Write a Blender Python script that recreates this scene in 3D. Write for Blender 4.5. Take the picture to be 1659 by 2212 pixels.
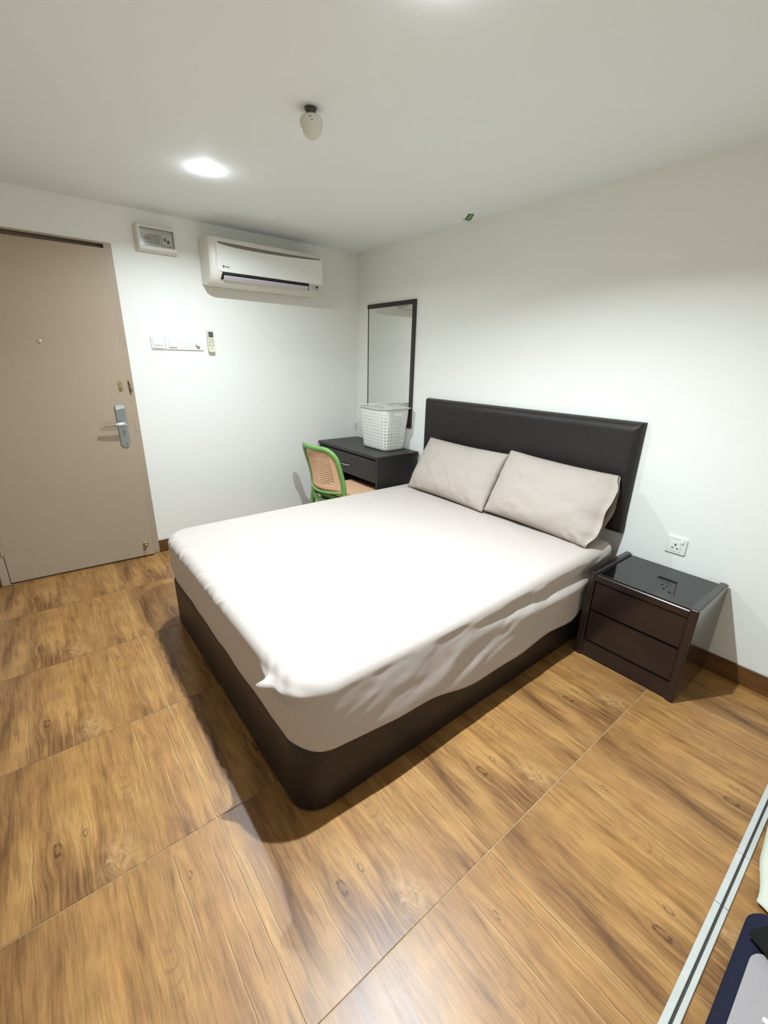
import bpy, bmesh, math, random
from mathutils import Vector, Matrix, noise

random.seed(7)
for o in list(bpy.data.objects):
    bpy.data.objects.remove(o, do_unlink=True)
scene = bpy.context.scene
C = scene.collection
PI = math.pi

# ------------------------------------------------------------------ camera
cam_d = bpy.data.cameras.new('camera')
cam = bpy.data.objects.new('camera', cam_d)
C.objects.link(cam)
cam.location = (3.428, -2.4164, 1.4272)
cam.rotation_euler = (math.radians(70.697), math.radians(-1.315), math.radians(51.496))
cam_d.sensor_fit = 'HORIZONTAL'
cam_d.sensor_width = 36.0
cam_d.lens = 937.8 / 1659.0 * 36.0
cam_d.clip_start = 0.005
scene.camera = cam

# ------------------------------------------------------------------ world, exposure
world = bpy.data.worlds.new('world')
scene.world = world
world.use_nodes = True
world.node_tree.nodes['Background'].inputs[0].default_value = (0.9, 0.95, 1.0, 1)
world.node_tree.nodes['Background'].inputs[1].default_value = 0.05
vs = scene.view_settings
vs.view_transform = 'Standard'
vs.look = 'None'
vs.exposure = 0.25
vs.gamma = 1.0
vs.use_curve_mapping = False

H = 2.27                    # ceiling height
LAMP_POS = [(0.927, -1.54), (2.475, -1.505)]
LAMP_WATTS = (20.0, 47.0)
LAMP_SPREAD = (160.0, 149.0)
LAMP_STRENGTH = 110.0

# ------------------------------------------------------------------ helpers
def srgb(r, g, b):
    def f(c):
        c /= 255.0
        return c / 12.92 if c <= 0.04045 else ((c + 0.055) / 1.055) ** 2.4
    return (f(r), f(g), f(b), 1.0)

MATS = {}
def mat(name, col, rough=0.5, metal=0.0, spec=0.5, noise_amt=0.0, noise_scale=20.0, bump=0.0, bump_scale=200.0,
        coat=0.0, trans=0.0, emis=None, stretch=None, rough_var=0.0):
    if name in MATS:
        return MATS[name]
    m = bpy.data.materials.new(name)
    m.use_nodes = True
    nt = m.node_tree
    b = nt.nodes['Principled BSDF']
    b.inputs['Base Color'].default_value = col
    b.inputs['Roughness'].default_value = rough
    b.inputs['Metallic'].default_value = metal
    b.inputs['Specular IOR Level'].default_value = spec
    b.inputs['Coat Weight'].default_value = coat
    b.inputs['Coat Roughness'].default_value = 0.08
    b.inputs['Transmission Weight'].default_value = trans
    if emis:
        b.inputs['Emission Color'].default_value = emis[0]
        b.inputs['Emission Strength'].default_value = emis[1]
    tc = nt.nodes.new('ShaderNodeTexCoord')
    vec = tc.outputs['Object']
    if stretch:
        mp = nt.nodes.new('ShaderNodeMapping')
        mp.inputs['Scale'].default_value = stretch
        nt.links.new(vec, mp.inputs['Vector'])
        vec = mp.outputs['Vector']
    if noise_amt > 0:
        n = nt.nodes.new('ShaderNodeTexNoise')
        n.inputs['Scale'].default_value = noise_scale
        n.inputs['Detail'].default_value = 5
        nt.links.new(vec, n.inputs['Vector'])
        mx = nt.nodes.new('ShaderNodeMix')
        mx.data_type = 'RGBA'
        mx.inputs['A'].default_value = tuple(c * (1 - noise_amt) for c in col[:3]) + (1,)
        mx.inputs['B'].default_value = tuple(min(1, c * (1 + noise_amt)) for c in col[:3]) + (1,)
        nt.links.new(n.outputs['Fac'], mx.inputs['Factor'])
        nt.links.new(mx.outputs['Result'], b.inputs['Base Color'])
        if rough_var > 0:
            mr = nt.nodes.new('ShaderNodeMapRange')
            mr.inputs['To Min'].default_value = rough - rough_var
            mr.inputs['To Max'].default_value = rough + rough_var
            nt.links.new(n.outputs['Fac'], mr.inputs['Value'])
            nt.links.new(mr.outputs['Result'], b.inputs['Roughness'])
    if bump > 0:
        n2 = nt.nodes.new('ShaderNodeTexNoise')
        n2.inputs['Scale'].default_value = bump_scale
        n2.inputs['Detail'].default_value = 3
        nt.links.new(vec, n2.inputs['Vector'])
        bp = nt.nodes.new('ShaderNodeBump')
        bp.inputs['Strength'].default_value = bump
        bp.inputs['Distance'].default_value = 0.002
        nt.links.new(n2.outputs['Fac'], bp.inputs['Height'])
        nt.links.new(bp.outputs['Normal'], b.inputs['Normal'])
    MATS[name] = m
    return m

def obj(name, bm, m, parent=None, smooth=False, loc=None, auto=None):
    me = bpy.data.meshes.new(name)
    bmesh.ops.recalc_face_normals(bm, faces=bm.faces)
    bm.to_mesh(me)
    bm.free()
    me.materials.append(m)
    if smooth:
        me.polygons.foreach_set('use_smooth', [True] * len(me.polygons))
        if auto is not None:
            try:
                me.set_sharp_from_angle(angle=math.radians(auto))
            except Exception:
                pass
    o = bpy.data.objects.new(name, me)
    C.objects.link(o)
    if parent is not None:
        o.parent = parent
    if loc is not None:
        o.location = loc
    return o

def tag(o, label, cat, group=None, kind=None):
    o['label'] = label
    o['category'] = cat
    if group:
        o['group'] = group
    if kind:
        o['kind'] = kind
    return o

def thing(name, label, cat, loc=(0, 0, 0), rotz=0.0, group=None, kind=None):
    o = bpy.data.objects.new(name, None)
    C.objects.link(o)
    o.empty_display_size = 0.05
    o.location = loc
    o.rotation_euler = (0, 0, rotz)
    return tag(o, label, cat, group, kind)

def box(bm, x0, x1, y0, y1, z0, z1):
    v = [bm.verts.new((x, y, z)) for z in (z0, z1) for y in (y0, y1) for x in (x0, x1)]
    fs = []
    for f in ((0, 2, 3, 1), (4, 5, 7, 6), (0, 1, 5, 4), (2, 6, 7, 3), (0, 4, 6, 2), (1, 3, 7, 5)):
        fs.append(bm.faces.new([v[i] for i in f]))
    return v, fs

def bbox(x0, x1, y0, y1, z0, z1, bev=0.0, seg=2):
    bm = bmesh.new()
    box(bm, x0, x1, y0, y1, z0, z1)
    if bev > 0:
        bmesh.ops.bevel(bm, geom=bm.edges[:], offset=bev, segments=seg, affect='EDGES', profile=0.5)
    return bm

def boxes(lst):
    bm = bmesh.new()
    for b in lst:
        box(bm, *b)
    return bm

def tube(bm, pts, rad, seg=10, cap=True, radii=None, flat=None):
    pts = [Vector(p) for p in pts]
    rings = []
    n = len(pts)
    prev = None
    for i, p in enumerate(pts):
        t = (pts[min(i + 1, n - 1)] - pts[max(i - 1, 0)]).normalized()
        if prev is None:
            up = Vector((0, 0, 1)) if abs(t.z) < 0.9 else Vector((1, 0, 0))
            a = t.cross(up).normalized()
        else:
            a = (prev - t * prev.dot(t)).normalized()
        prev = a
        b = t.cross(a).normalized()
        r = radii[i] if radii else rad
        ra, rb = (r if flat is None else flat[0] * r), (r if flat is None else flat[1] * r)
        rings.append([bm.verts.new(p + a * (math.cos(2 * PI * k / seg) * ra) + b * (math.sin(2 * PI * k / seg) * rb)) for k in range(seg)])
    for i in range(n - 1):
        for k in range(seg):
            bm.faces.new((rings[i][k], rings[i][(k + 1) % seg], rings[i + 1][(k + 1) % seg], rings[i + 1][k]))
    if cap:
        bm.faces.new(rings[0])
        bm.faces.new(rings[-1])

def lathe(bm, prof, seg=32, center=(0, 0, 0), axis='Z'):
    rings = []
    cx, cy, cz = center
    for r, h in prof:
        ring = []
        for k in range(seg):
            a = 2 * PI * k / seg
            if axis == 'Z':
                p = (cx + r * math.cos(a), cy + r * math.sin(a), cz + h)
            elif axis == 'X':
                p = (cx + h, cy + r * math.cos(a), cz + r * math.sin(a))
            else:
                p = (cx + r * math.cos(a), cy + h, cz + r * math.sin(a))
            ring.append(bm.verts.new(p))
        rings.append(ring)
    for i in range(len(rings) - 1):
        for k in range(seg):
            bm.faces.new((rings[i][k], rings[i][(k + 1) % seg], rings[i + 1][(k + 1) % seg], rings[i + 1][k]))
    bm.faces.new(rings[0])
    bm.faces.new(rings[-1])

def prism(bm, poly, axis, a, b):
    """poly: 2D points; axis X -> (y,z), Y -> (x,z), Z -> (x,y)"""
    def P(p, h):
        return {'X': (h, p[0], p[1]), 'Y': (p[0], h, p[1]), 'Z': (p[0], p[1], h)}[axis]
    v0 = [bm.verts.new(P(p, a)) for p in poly]
    v1 = [bm.verts.new(P(p, b)) for p in poly]
    n = len(poly)
    for i in range(n):
        bm.faces.new((v0[i], v0[(i + 1) % n], v1[(i + 1) % n], v1[i]))
    bm.faces.new(v0)
    bm.faces.new(v1)

def rrect(x0, x1, y0, y1, r, seg=8):
    pts = []
    for cx, cy, a0 in ((x1 - r, y1 - r, 0), (x0 + r, y1 - r, 90), (x0 + r, y0 + r, 180), (x1 - r, y0 + r, 270)):
        for k in range(seg + 1):
            a = math.radians(a0 + 90 * k / seg)
            pts.append((cx + r * math.cos(a), cy + r * math.sin(a)))
    return pts

def rslab(x0, x1, y0, y1, z0, z1, r, bev=0.0, axis='Z', seg=6, bseg=3):
    """rounded-corner slab, thickness along axis"""
    bm = bmesh.new()
    if axis == 'Z':
        prism(bm, rrect(x0, x1, y0, y1, r, seg), 'Z', z0, z1)
    elif axis == 'Y':
        prism(bm, rrect(x0, x1, z0, z1, r, seg), 'Y', y0, y1)
    else:
        prism(bm, rrect(y0, y1, z0, z1, r, seg), 'X', x0, x1)
    if bev > 0:
        k = {'X': 0, 'Y': 1, 'Z': 2}[axis]
        es = [e for e in bm.edges if abs(e.verts[0].co[k] - e.verts[1].co[k]) < 1e-6]
        bmesh.ops.bevel(bm, geom=es, offset=bev, segments=bseg, affect='EDGES', profile=0.5)
    return bm

def perforated(bm, fn, nu, nv, hole, closed=False, hr=0.32):
    """sheet of nu x nv cells mapped by fn(u,v); cells where hole(i,j) get an octagonal hole"""
    cache = {}
    def V(u, v):
        if closed:
            u = u % nu
        key = (round(u * 4) if abs(u * 4 - round(u * 4)) < 1e-6 else u, v)
        if key not in cache:
            cache[key] = bm.verts.new(fn(u / nu, v / nv))
        return cache[key]
    ring = [(0, 0), (.5, 0), (1, 0), (1, .5), (1, 1), (.5, 1), (0, 1), (0, .5)]
    for i in range(nu):
        for j in range(nv):
            outer = [V(i + a, j + b) for a, b in ring]
            if hole(i, j):
                inner = []
                for k in range(8):
                    ang = math.radians(225 + 45 * k)
                    inner.append(bm.verts.new(fn((i + .5 + hr * math.cos(ang)) / nu, (j + .5 + hr * math.sin(ang)) / nv)))
                for k in range(8):
                    bm.faces.new((outer[k], outer[(k + 1) % 8], inner[(k + 1) % 8], inner[k]))
            else:
                bm.faces.new(outer)

def text_obj(name, s, size, m, parent, loc, rot, extrude=0.0006):
    cu = bpy.data.curves.new(name, 'FONT')
    cu.body = s
    cu.size = size
    cu.extrude = extrude
    cu.align_x = 'LEFT'
    t = bpy.data.objects.new(name + '_src', cu)
    C.objects.link(t)
    dg = bpy.context.evaluated_depsgraph_get()
    me = bpy.data.meshes.new_from_object(t.evaluated_get(dg))
    bpy.data.objects.remove(t, do_unlink=True)
    me.materials.clear()
    me.materials.append(m)
    o = bpy.data.objects.new(name, me)
    C.objects.link(o)
    o.parent = parent
    o.location = loc
    o.rotation_euler = rot
    return o

def add_mod_solid(o, th, offset=0.0):
    md = o.modifiers.new('solid', 'SOLIDIFY')
    md.thickness = th
    md.offset = offset

def fbm(x, y, z, o=4):
    return noise.fractal(Vector((x, y, z)), 1.0, 2.0, o)

def sstep(a, b, x):
    t = max(0.0, min(1.0, (x - a) / (b - a)))
    return t * t * (3 - 2 * t)

# ------------------------------------------------------------------ materials
M_wall = mat('wall_paint', srgb(238, 237, 229), rough=0.6, spec=0.25, noise_amt=0.012, noise_scale=3, bump=0.12, bump_scale=260)
M_ceil = mat('ceiling_paint', srgb(240, 244, 242), rough=0.75, spec=0.2, noise_amt=0.01, noise_scale=2, bump=0.1, bump_scale=220)
M_grout = mat('grout', srgb(196, 170, 130), rough=0.8, noise_amt=0.1, noise_scale=30)
M_leather = mat('brown_leather', srgb(36, 30, 28), rough=0.45, spec=0.38, noise_amt=0.08, noise_scale=60, bump=0.25, bump_scale=420)
M_sheet = mat('taupe_sheet', srgb(190, 178, 168), rough=0.85, spec=0.15, noise_amt=0.03, noise_scale=90, bump=0.08, bump_scale=900)
M_pillow = mat('taupe_pillowcase_shaded', srgb(178, 166, 155), rough=0.85, spec=0.15, noise_amt=0.03, noise_scale=90, bump=0.08, bump_scale=900)  # sheet fabric again, darkened: dimmer light on the pillows put into the colour
M_sheet.node_tree.nodes['Principled BSDF'].inputs['Sheen Weight'].default_value = 0.15
M_laminate = mat('black_laminate', srgb(48, 44, 42), rough=0.45, noise_amt=0.12, noise_scale=8, stretch=(2, 30, 30))
M_wenge = mat('wenge_lacquer', srgb(36, 26, 25), rough=0.22, spec=0.5, noise_amt=0.18, noise_scale=7, stretch=(3, 40, 40), coat=0.25)
M_wenge_v = mat('wenge_lacquer_side', srgb(36, 26, 25), rough=0.2, spec=0.5, noise_amt=0.15, noise_scale=7, stretch=(40, 40, 3), coat=0.35)
M_blackglass = mat('black_glass', srgb(10, 10, 11), rough=0.03, spec=0.6)
M_door = mat('door_paint', srgb(172, 153, 130), rough=0.5, spec=0.35, noise_amt=0.02, noise_scale=4, bump=0.08, bump_scale=300)
M_doorframe = mat('frame_paint', srgb(172, 154, 132), rough=0.4, spec=0.4, noise_amt=0.02, noise_scale=6)
M_steel = mat('satin_steel', srgb(150, 156, 156), rough=0.32, metal=0.9, noise_amt=0.06, noise_scale=60, stretch=(1, 1, 20))
M_chrome = mat('chrome', srgb(225, 226, 230), rough=0.12, metal=1.0, noise_amt=0.02, noise_scale=40)
M_brass = mat('aged_brass', srgb(168, 150, 112), rough=0.35, metal=0.8, noise_amt=0.12, noise_scale=80)
M_white = mat('white_plastic', srgb(232, 231, 224), rough=0.35, noise_amt=0.01, noise_scale=12)
M_offwhite = mat('aged_white_plastic', srgb(222, 218, 206), rough=0.42, noise_amt=0.02, noise_scale=8)
M_grey = mat('grey_plastic', srgb(120, 120, 120), rough=0.5, noise_amt=0.05, noise_scale=30)
M_palegrey = mat('pale_grey_plastic', srgb(176, 172, 164), rough=0.5, noise_amt=0.03, noise_scale=30)
M_dark = mat('dark_plastic', srgb(26, 24, 24), rough=0.5, noise_amt=0.1, noise_scale=30)
M_red = mat('red_plastic', srgb(168, 52, 44), rough=0.45, noise_amt=0.05, noise_scale=30)
M_cream = mat('cream_plastic', srgb(226, 219, 196), rough=0.42, noise_amt=0.02, noise_scale=20)
M_button = mat('button_grey', srgb(150, 146, 130), rough=0.6, noise_amt=0.04, noise_scale=30)
M_lcd = mat('lcd_glass', srgb(92, 88, 96), rough=0.15, noise_amt=0.04, noise_scale=30)
M_basket = mat('basket_plastic', srgb(224, 224, 214), rough=0.38, spec=0.45, noise_amt=0.015, noise_scale=10)
M_green = mat('green_plastic', srgb(114, 162, 86), rough=0.35, spec=0.45, noise_amt=0.03, noise_scale=14)
M_tan = mat('tan_plastic', srgb(226, 180, 142), rough=0.45, spec=0.4, noise_amt=0.03, noise_scale=14)
M_mirror = mat('silvered_glass', (0.86, 0.87, 0.85, 1), rough=0.0, metal=1.0, noise_amt=0.004, noise_scale=2)
M_frame_dark = mat('dark_frame', srgb(48, 36, 38), rough=0.35, noise_amt=0.1, noise_scale=12, stretch=(4, 4, 30))
M_bulb = mat('frosted_bulb', srgb(214, 212, 200), rough=0.4, spec=0.4, noise_amt=0.02, noise_scale=30)
M_capmetal = mat('bulb_cap_metal', srgb(92, 86, 82), rough=0.4, metal=0.6, noise_amt=0.08, noise_scale=50)
M_speck = mat('dead_insect', srgb(52, 46, 34), rough=0.8, noise_amt=0.1, noise_scale=200)
M_sticker = mat('green_sticker', srgb(98, 158, 82), rough=0.5, noise_amt=0.12, noise_scale=40)
M_sticker_b = mat('green_sticker_border', srgb(48, 84, 42), rough=0.5, noise_amt=0.08, noise_scale=40)
M_lamp = mat('lamp_diffuser', (1, 1, 1, 1), rough=0.5, emis=((0.86, 0.95, 1.0, 1), LAMP_STRENGTH), noise_amt=0.001)
M_track = mat('white_track', srgb(192, 192, 184), rough=0.5, noise_amt=0.14, noise_scale=14, stretch=(1, 1, 1))
M_groove = mat('track_groove', srgb(60, 56, 52), rough=0.7, noise_amt=0.2, noise_scale=30)
M_navy = mat('navy_fabric', srgb(32, 33, 50), rough=0.9, spec=0.2, noise_amt=0.2, noise_scale=80, bump=0.3, bump_scale=500)
M_greyfab = mat('grey_fabric', srgb(160, 153, 151), rough=0.75, spec=0.3, noise_amt=0.06, noise_scale=120, bump=0.3, bump_scale=700)
M_black = mat('black_fabric', srgb(24, 22, 21), rough=0.85, spec=0.2, noise_amt=0.2, noise_scale=60)
M_towel = mat('pale_cloth', srgb(206, 208, 190), rough=0.9, spec=0.1, noise_amt=0.05, noise_scale=60, bump=0.3, bump_scale=500)

def clear_plastic():
    m = bpy.data.materials.new('clear_cover')
    m.use_nodes = True
    nt = m.node_tree
    nt.nodes.clear()
    out = nt.nodes.new('ShaderNodeOutputMaterial')
    mix = nt.nodes.new('ShaderNodeMixShader')
    tr = nt.nodes.new('ShaderNodeBsdfTransparent')
    tr.inputs[0].default_value = (0.97, 0.97, 0.96, 1)
    gl = nt.nodes.new('ShaderNodeBsdfGlossy')
    gl.inputs['Roughness'].default_value = 0.15
    fr = nt.nodes.new('ShaderNodeFresnel')
    fr.inputs['IOR'].default_value = 1.45
    nt.links.new(fr.outputs[0], mix.inputs[0])
    nt.links.new(tr.outputs[0], mix.inputs[1])
    nt.links.new(gl.outputs[0], mix.inputs[2])
    nt.links.new(mix.outputs[0], out.inputs[0])
    return m
M_clear = clear_plastic()

def wood_tile_material(name, seed, skirting=False):
    """printed wood tile: planks with grain along local X, knots, fine dark cracks, satin glaze"""
    m = bpy.data.materials.new(name)
    m.use_nodes = True
    nt = m.node_tree
    N, L = nt.nodes.new, nt.links.new
    b = nt.nodes['Principled BSDF']
    tc = N('ShaderNodeTexCoord')
    off = N('ShaderNodeMapping')
    off.inputs['Location'].default_value = (0, 0, 0)
    L(tc.outputs['Object'], off.inputs['Vector'])
    sep = N('ShaderNodeSeparateXYZ')
    L(off.outputs['Vector'], sep.inputs[0])
    def math_(op, a, bb=None, clamp=False):
        n = N('ShaderNodeMath')
        n.operation = op
        n.use_clamp = clamp
        for i, v in enumerate((a, bb)):
            if v is None:
                continue
            if isinstance(v, (int, float)):
                n.inputs[i].default_value = v
            else:
                L(v, n.inputs[i])
        return n.outputs[0]
    def noise_(vec, scale, detail=4, rough=0.55, dist=0.0):
        n = N('ShaderNodeTexNoise')
        n.inputs['Scale'].default_value = scale
        n.inputs['Detail'].default_value = detail
        n.inputs['Roughness'].default_value = rough
        n.inputs['Distortion'].default_value = dist
        L(vec, n.inputs['Vector'])
        return n.outputs['Fac']
    def comb(x, y, z):
        n = N('ShaderNodeCombineXYZ')
        for i, v in enumerate((x, y, z)):
            if isinstance(v, (int, float)):
                n.inputs[i].default_value = v
            else:
                L(v, n.inputs[i])
        return n.outputs[0]
    def ramp(fac, stops):
        n = N('ShaderNodeValToRGB')
        els = n.color_ramp.elements
        els[0].position, els[0].color = stops[0]
        els[1].position, els[1].color = stops[1]
        for p, c in stops[2:]:
            e = els.new(p)
            e.color = c
        L(fac, n.inputs[0])
        return n.outputs[0]
    def mixc(fac, a, bb, mode='MIX'):
        n = N('ShaderNodeMix')
        n.data_type = 'RGBA'
        n.blend_type = mode
        n.clamp_factor = True
        if isinstance(fac, (int, float)):
            n.inputs['Factor'].default_value = fac
        else:
            L(fac, n.inputs['Factor'])
        for k, v in (('A', a), ('B', bb)):
            if isinstance(v, tuple):
                n.inputs[k].default_value = v
            else:
                L(v, n.inputs[k])
        return n.outputs['Result']
    X, Y = sep.outputs[0], sep.outputs[1]
    if skirting:
        Y = sep.outputs[2]
    def sub(p, q): return math_('SUBTRACT', p, q)
    def mul(p, q): return math_('MULTIPLY', p, q)
    def add(p, q): return math_('ADD', p, q)
    def mr(v, f0, f1, t0=0.0, t1=1.0, smooth=True):
        n = N('ShaderNodeMapRange')
        n.interpolation_type = 'SMOOTHSTEP' if smooth else 'LINEAR'
        n.inputs['From Min'].default_value = f0
        n.inputs['From Max'].default_value = f1
        n.inputs['To Min'].default_value = t0
        n.inputs['To Max'].default_value = t1
        L(v, n.inputs['Value'])
        return n.outputs['Result']
    warpn = noise_(comb(mul(X, 6.0), mul(Y, 9.0), 2.0), 1.0, 3)
    Xn = add(X, mul(sub(warpn, 0.5), 0.05))
    Yn = add(Y, mul(sub(warpn, 0.5), 0.022))
    def gauss(x0, y0, sx, sy, xx=None, yy=None):
        u = mul(sub(xx or X, x0), 1.0 / sx)
        v = mul(sub(yy or Y, y0), 1.0 / sy)
        return math_('POWER', 2.7183, mul(add(mul(u, u), mul(v, v)), -1.0))
    # printed features, same place on every tile: two knots, a pale swirl, a chain of chevrons
    K = [(0.11, -0.105, 0.034, 0.014), (0.104, -0.033, 0.022, 0.009), (-0.19, 0.19, 0.020, 0.008)]
    gk = None
    Yw = Yn
    for (kx, ky, sx, sy) in K:
        g = gauss(kx, ky, sx * 2.4, sy * 2.6)
        Yw = sub(Yw, mul(mul(sub(Y, ky), g), 0.75))
        gk = g if gk is None else math_('MAXIMUM', gk, g)
    gl = gauss(0.24, 0.030, 0.055, 0.040, Xn, Yn)
    Yw = add(Yw, mul(gl, 0.03))
    g_big = noise_(comb(mul(X, 1.7), mul(Yw, 11.0), 0.0), 1.0, 4, 0.6, 0.25)
    g_mid = noise_(comb(mul(X, 4.2), mul(Yw, 64.0), 5.0), 1.0, 5, 0.65, 0.15)
    g_fine = noise_(comb(mul(X, 11.0), mul(Yw, 240.0), 9.0), 1.0, 3, 0.6)
    mott = noise_(comb(mul(X, 7.0), mul(Y, 15.0), 40.0), 1.0, 4, 0.6)
    base = ramp(g_big, [(0.22, srgb(112, 77, 43)), (0.40, srgb(146, 106, 61)), (0.56, srgb(168, 126, 75)), (0.76, srgb(194, 152, 94))])
    c = mixc(0.75, base, ramp(g_mid, [(0.30, (0.58, 0.52, 0.47, 1)), (0.46, (0.97, 0.96, 0.95, 1)), (0.66, (1.18, 1.16, 1.12, 1))]), 'MULTIPLY')
    c = mixc(0.8, c, ramp(g_fine, [(0.34, (0.72, 0.68, 0.63, 1)), (0.55, (1.05, 1.04, 1.02, 1))]), 'MULTIPLY')
    c = mixc(0.7, c, ramp(mott, [(0.30, (0.74, 0.70, 0.68, 1)), (0.50, (1.0, 1.0, 1.0, 1)), (0.70, (1.16, 1.14, 1.08, 1))]), 'MULTIPLY')
    # broad tones of the print
    c = mixc(mul(gauss(-0.08, 0.02, 0.24, 0.075, Xn, Yn), 0.5), c, (1.16, 1.12, 1.0, 1), 'MULTIPLY')
    dark = math_('MAXIMUM', gauss(0.27, -0.075, 0.13, 0.085, Xn, Yn), math_('MAXIMUM', mul(gauss(-0.05, -0.235, 0.26, 0.045, Xn, Yn), 0.8), mul(gauss(0.30, 0.215, 0.10, 0.035, Xn, Yn), 0.7)))
    c = mixc(mul(dark, mr(g_mid, 0.66, 0.40, 0.35, 1.0)), c, (0.42, 0.34, 0.33, 1), 'MULTIPLY')
    c = mixc(mul(mr(Y, 0.14, 0.20), 0.45), c, (1.10, 1.06, 1.02, 1), 'MULTIPLY')
    # chevrons
    dy = sub(Y, add(0.098, mul(sub(warpn, 0.5), 0.02)))
    chev = math_('SINE', mul(add(X, add(mul(mul(dy, dy), 55.0), mul(warpn, 0.08))), 175.0))
    chm = mul(mul(mr(math_('ABSOLUTE', dy), 0.024, 0.010), mr(X, -0.20, 0.05)), mr(chev, 0.55, 1.0))
    c = mixc(mul(mul(chm, mr(mott, 0.40, 0.58, 0.15, 1.0)), 0.45), c, srgb(112, 78, 44))
    # pale swirl
    sw_ = noise_(comb(mul(Xn, 22.0), mul(Yn, 34.0), 51.0), 1.0, 3, 0.55, 1.2)
    c = mixc(mul(gl, mr(sw_, 0.40, 0.66, 0.0, 0.5)), c, srgb(214, 182, 132))
    # knots
    kn_d = None
    for (kx, ky, sx, sy) in K:
        u = mul(sub(Xn, kx), 1.0 / sx)
        v = mul(sub(Yn, ky), 1.0 / sy)
        d = math_('SQRT', add(mul(u, u), mul(v, v)))
        kn_d = d if kn_d is None else math_('MINIMUM', kn_d, d)
    ring = mul(mr(math_('SINE', add(mul(kn_d, 9.0), mul(g_mid, 5.0))), 0.2, 1.0), mr(kn_d, 2.0, 0.6))
    c = mixc(mul(ring, 0.32), c, srgb(106, 72, 40))
    brk = noise_(comb(mul(X, 34.0), mul(Y, 60.0), 71.0), 1.0, 2, 0.5)
    eye = mul(mr(math_('ABSOLUTE', sub(kn_d, add(0.05, mul(brk, 1.0)))), 0.34, 0.06), mr(brk, 0.42, 0.60))
    c = mixc(mul(eye, 0.75), c, srgb(66, 40, 22))
    # long thin cracks with a pale lip
    for (y0, xa, xb, fr_, amp) in ((0.268, -0.24, 0.20, 7.0, 0.020), (-0.286, -0.16, 0.16, 5.0, 0.014), (0.168, -0.28, 0.02, 6.0, 0.016), (-0.165, 0.02, 0.30, 9.0, 0.018), (0.225, 0.0, 0.29, 8.0, 0.012)):
        wob = noise_(comb(mul(X, fr_), y0 * 37.0, 60.0), 1.0, 3, 0.5)
        dl = sub(Y, add(y0, mul(sub(wob, 0.5), amp * 1.3)))
        seg = mul(mr(X, xa, xa + 0.04), mr(X, xb, xb - 0.08))
        c = mixc(mul(mul(mr(math_('ABSOLUTE', dl), 0.0017, 0.0004), seg), 0.55), c, srgb(78, 50, 28))
        c = mixc(mul(mul(mr(math_('ABSOLUTE', add(dl, 0.0035)), 0.0018, 0.0004), seg), 0.25), c, srgb(222, 188, 138))
    c6 = c
    if skirting:
        c6 = mixc(1.0, c6, (0.36, 0.29, 0.25, 1), 'MULTIPLY')
    L(c6, b.inputs['Base Color'])
    rr = N('ShaderNodeMapRange')
    rr.inputs['To Min'].default_value = 0.32
    rr.inputs['To Max'].default_value = 0.44
    L(g_mid, rr.inputs['Value'])
    L(rr.outputs['Result'], b.inputs['Roughness'])
    b.inputs['Specular IOR Level'].default_value = 0.5
    bp = N('ShaderNodeBump')
    bp.inputs['Strength'].default_value = 0.10
    bp.inputs['Distance'].default_value = 0.002
    L(math_('ADD', g_mid, math_('MULTIPLY', g_fine, 0.5)), bp.inputs['Height'])
    L(bp.outputs['Normal'], b.inputs['Normal'])
    return m

M_wood = wood_tile_material('wood_print_tile', 1.0)
M_skirt = wood_tile_material('wood_print_skirting', 3.0, skirting=True)

# ================================================================== THE SETTING
RX, FY = 4.25, -3.75        # right wall x, front wall y
T = 0.12

floor = obj('floor', bbox(-T, RX + T, FY - T, T, -0.12, -0.0025), M_grout)
tag(floor, 'glossy wood-print tile floor with thin pale grout joints', 'floor', kind='structure')
xl = [0.0] + [0.484 + 0.6112 * k for k in range(7)]
xl = [x for x in xl if x < RX - 0.05] + [RX]
yl = [0.0, -0.345, -0.947, -1.562, -2.190, -2.806, -3.42, FY]
tile_mesh = {}
TW, TD = 0.6112, 0.6155
for i in range(len(xl) - 1):
    for j in range(len(yl) - 1):
        x0, x1, y1, y0 = xl[i], xl[i + 1], yl[j], yl[j + 1]
        key = (round(x1 - x0, 3), round(y1 - y0, 3), i == 0, j == 0)
        # printed face is placed from the tile's far/right edge, cut tiles keep the same print
        ox = x1 - TW / 2 if i == 0 else x0 + TW / 2
        oy = y0 + TD / 2 if j == 0 else y1 - TD / 2
        if key not in tile_mesh:
            bm = bbox(x0 + 0.0015 - ox, x1 - 0.0015 - ox, y0 + 0.0015 - oy, y1 - 0.0015 - oy, -0.0022, 0.0, 0.0006, 1)
            me = bpy.data.meshes.new('tile')
            bmesh.ops.recalc_face_normals(bm, faces=bm.faces)
            bm.to_mesh(me)
            bm.free()
            me.materials.append(M_wood)
            tile_mesh[key] = me
        o = bpy.data.objects.new('tile', tile_mesh[key])
        C.objects.link(o)
        o.parent = floor
        o.location = (ox, oy, 0)

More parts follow.
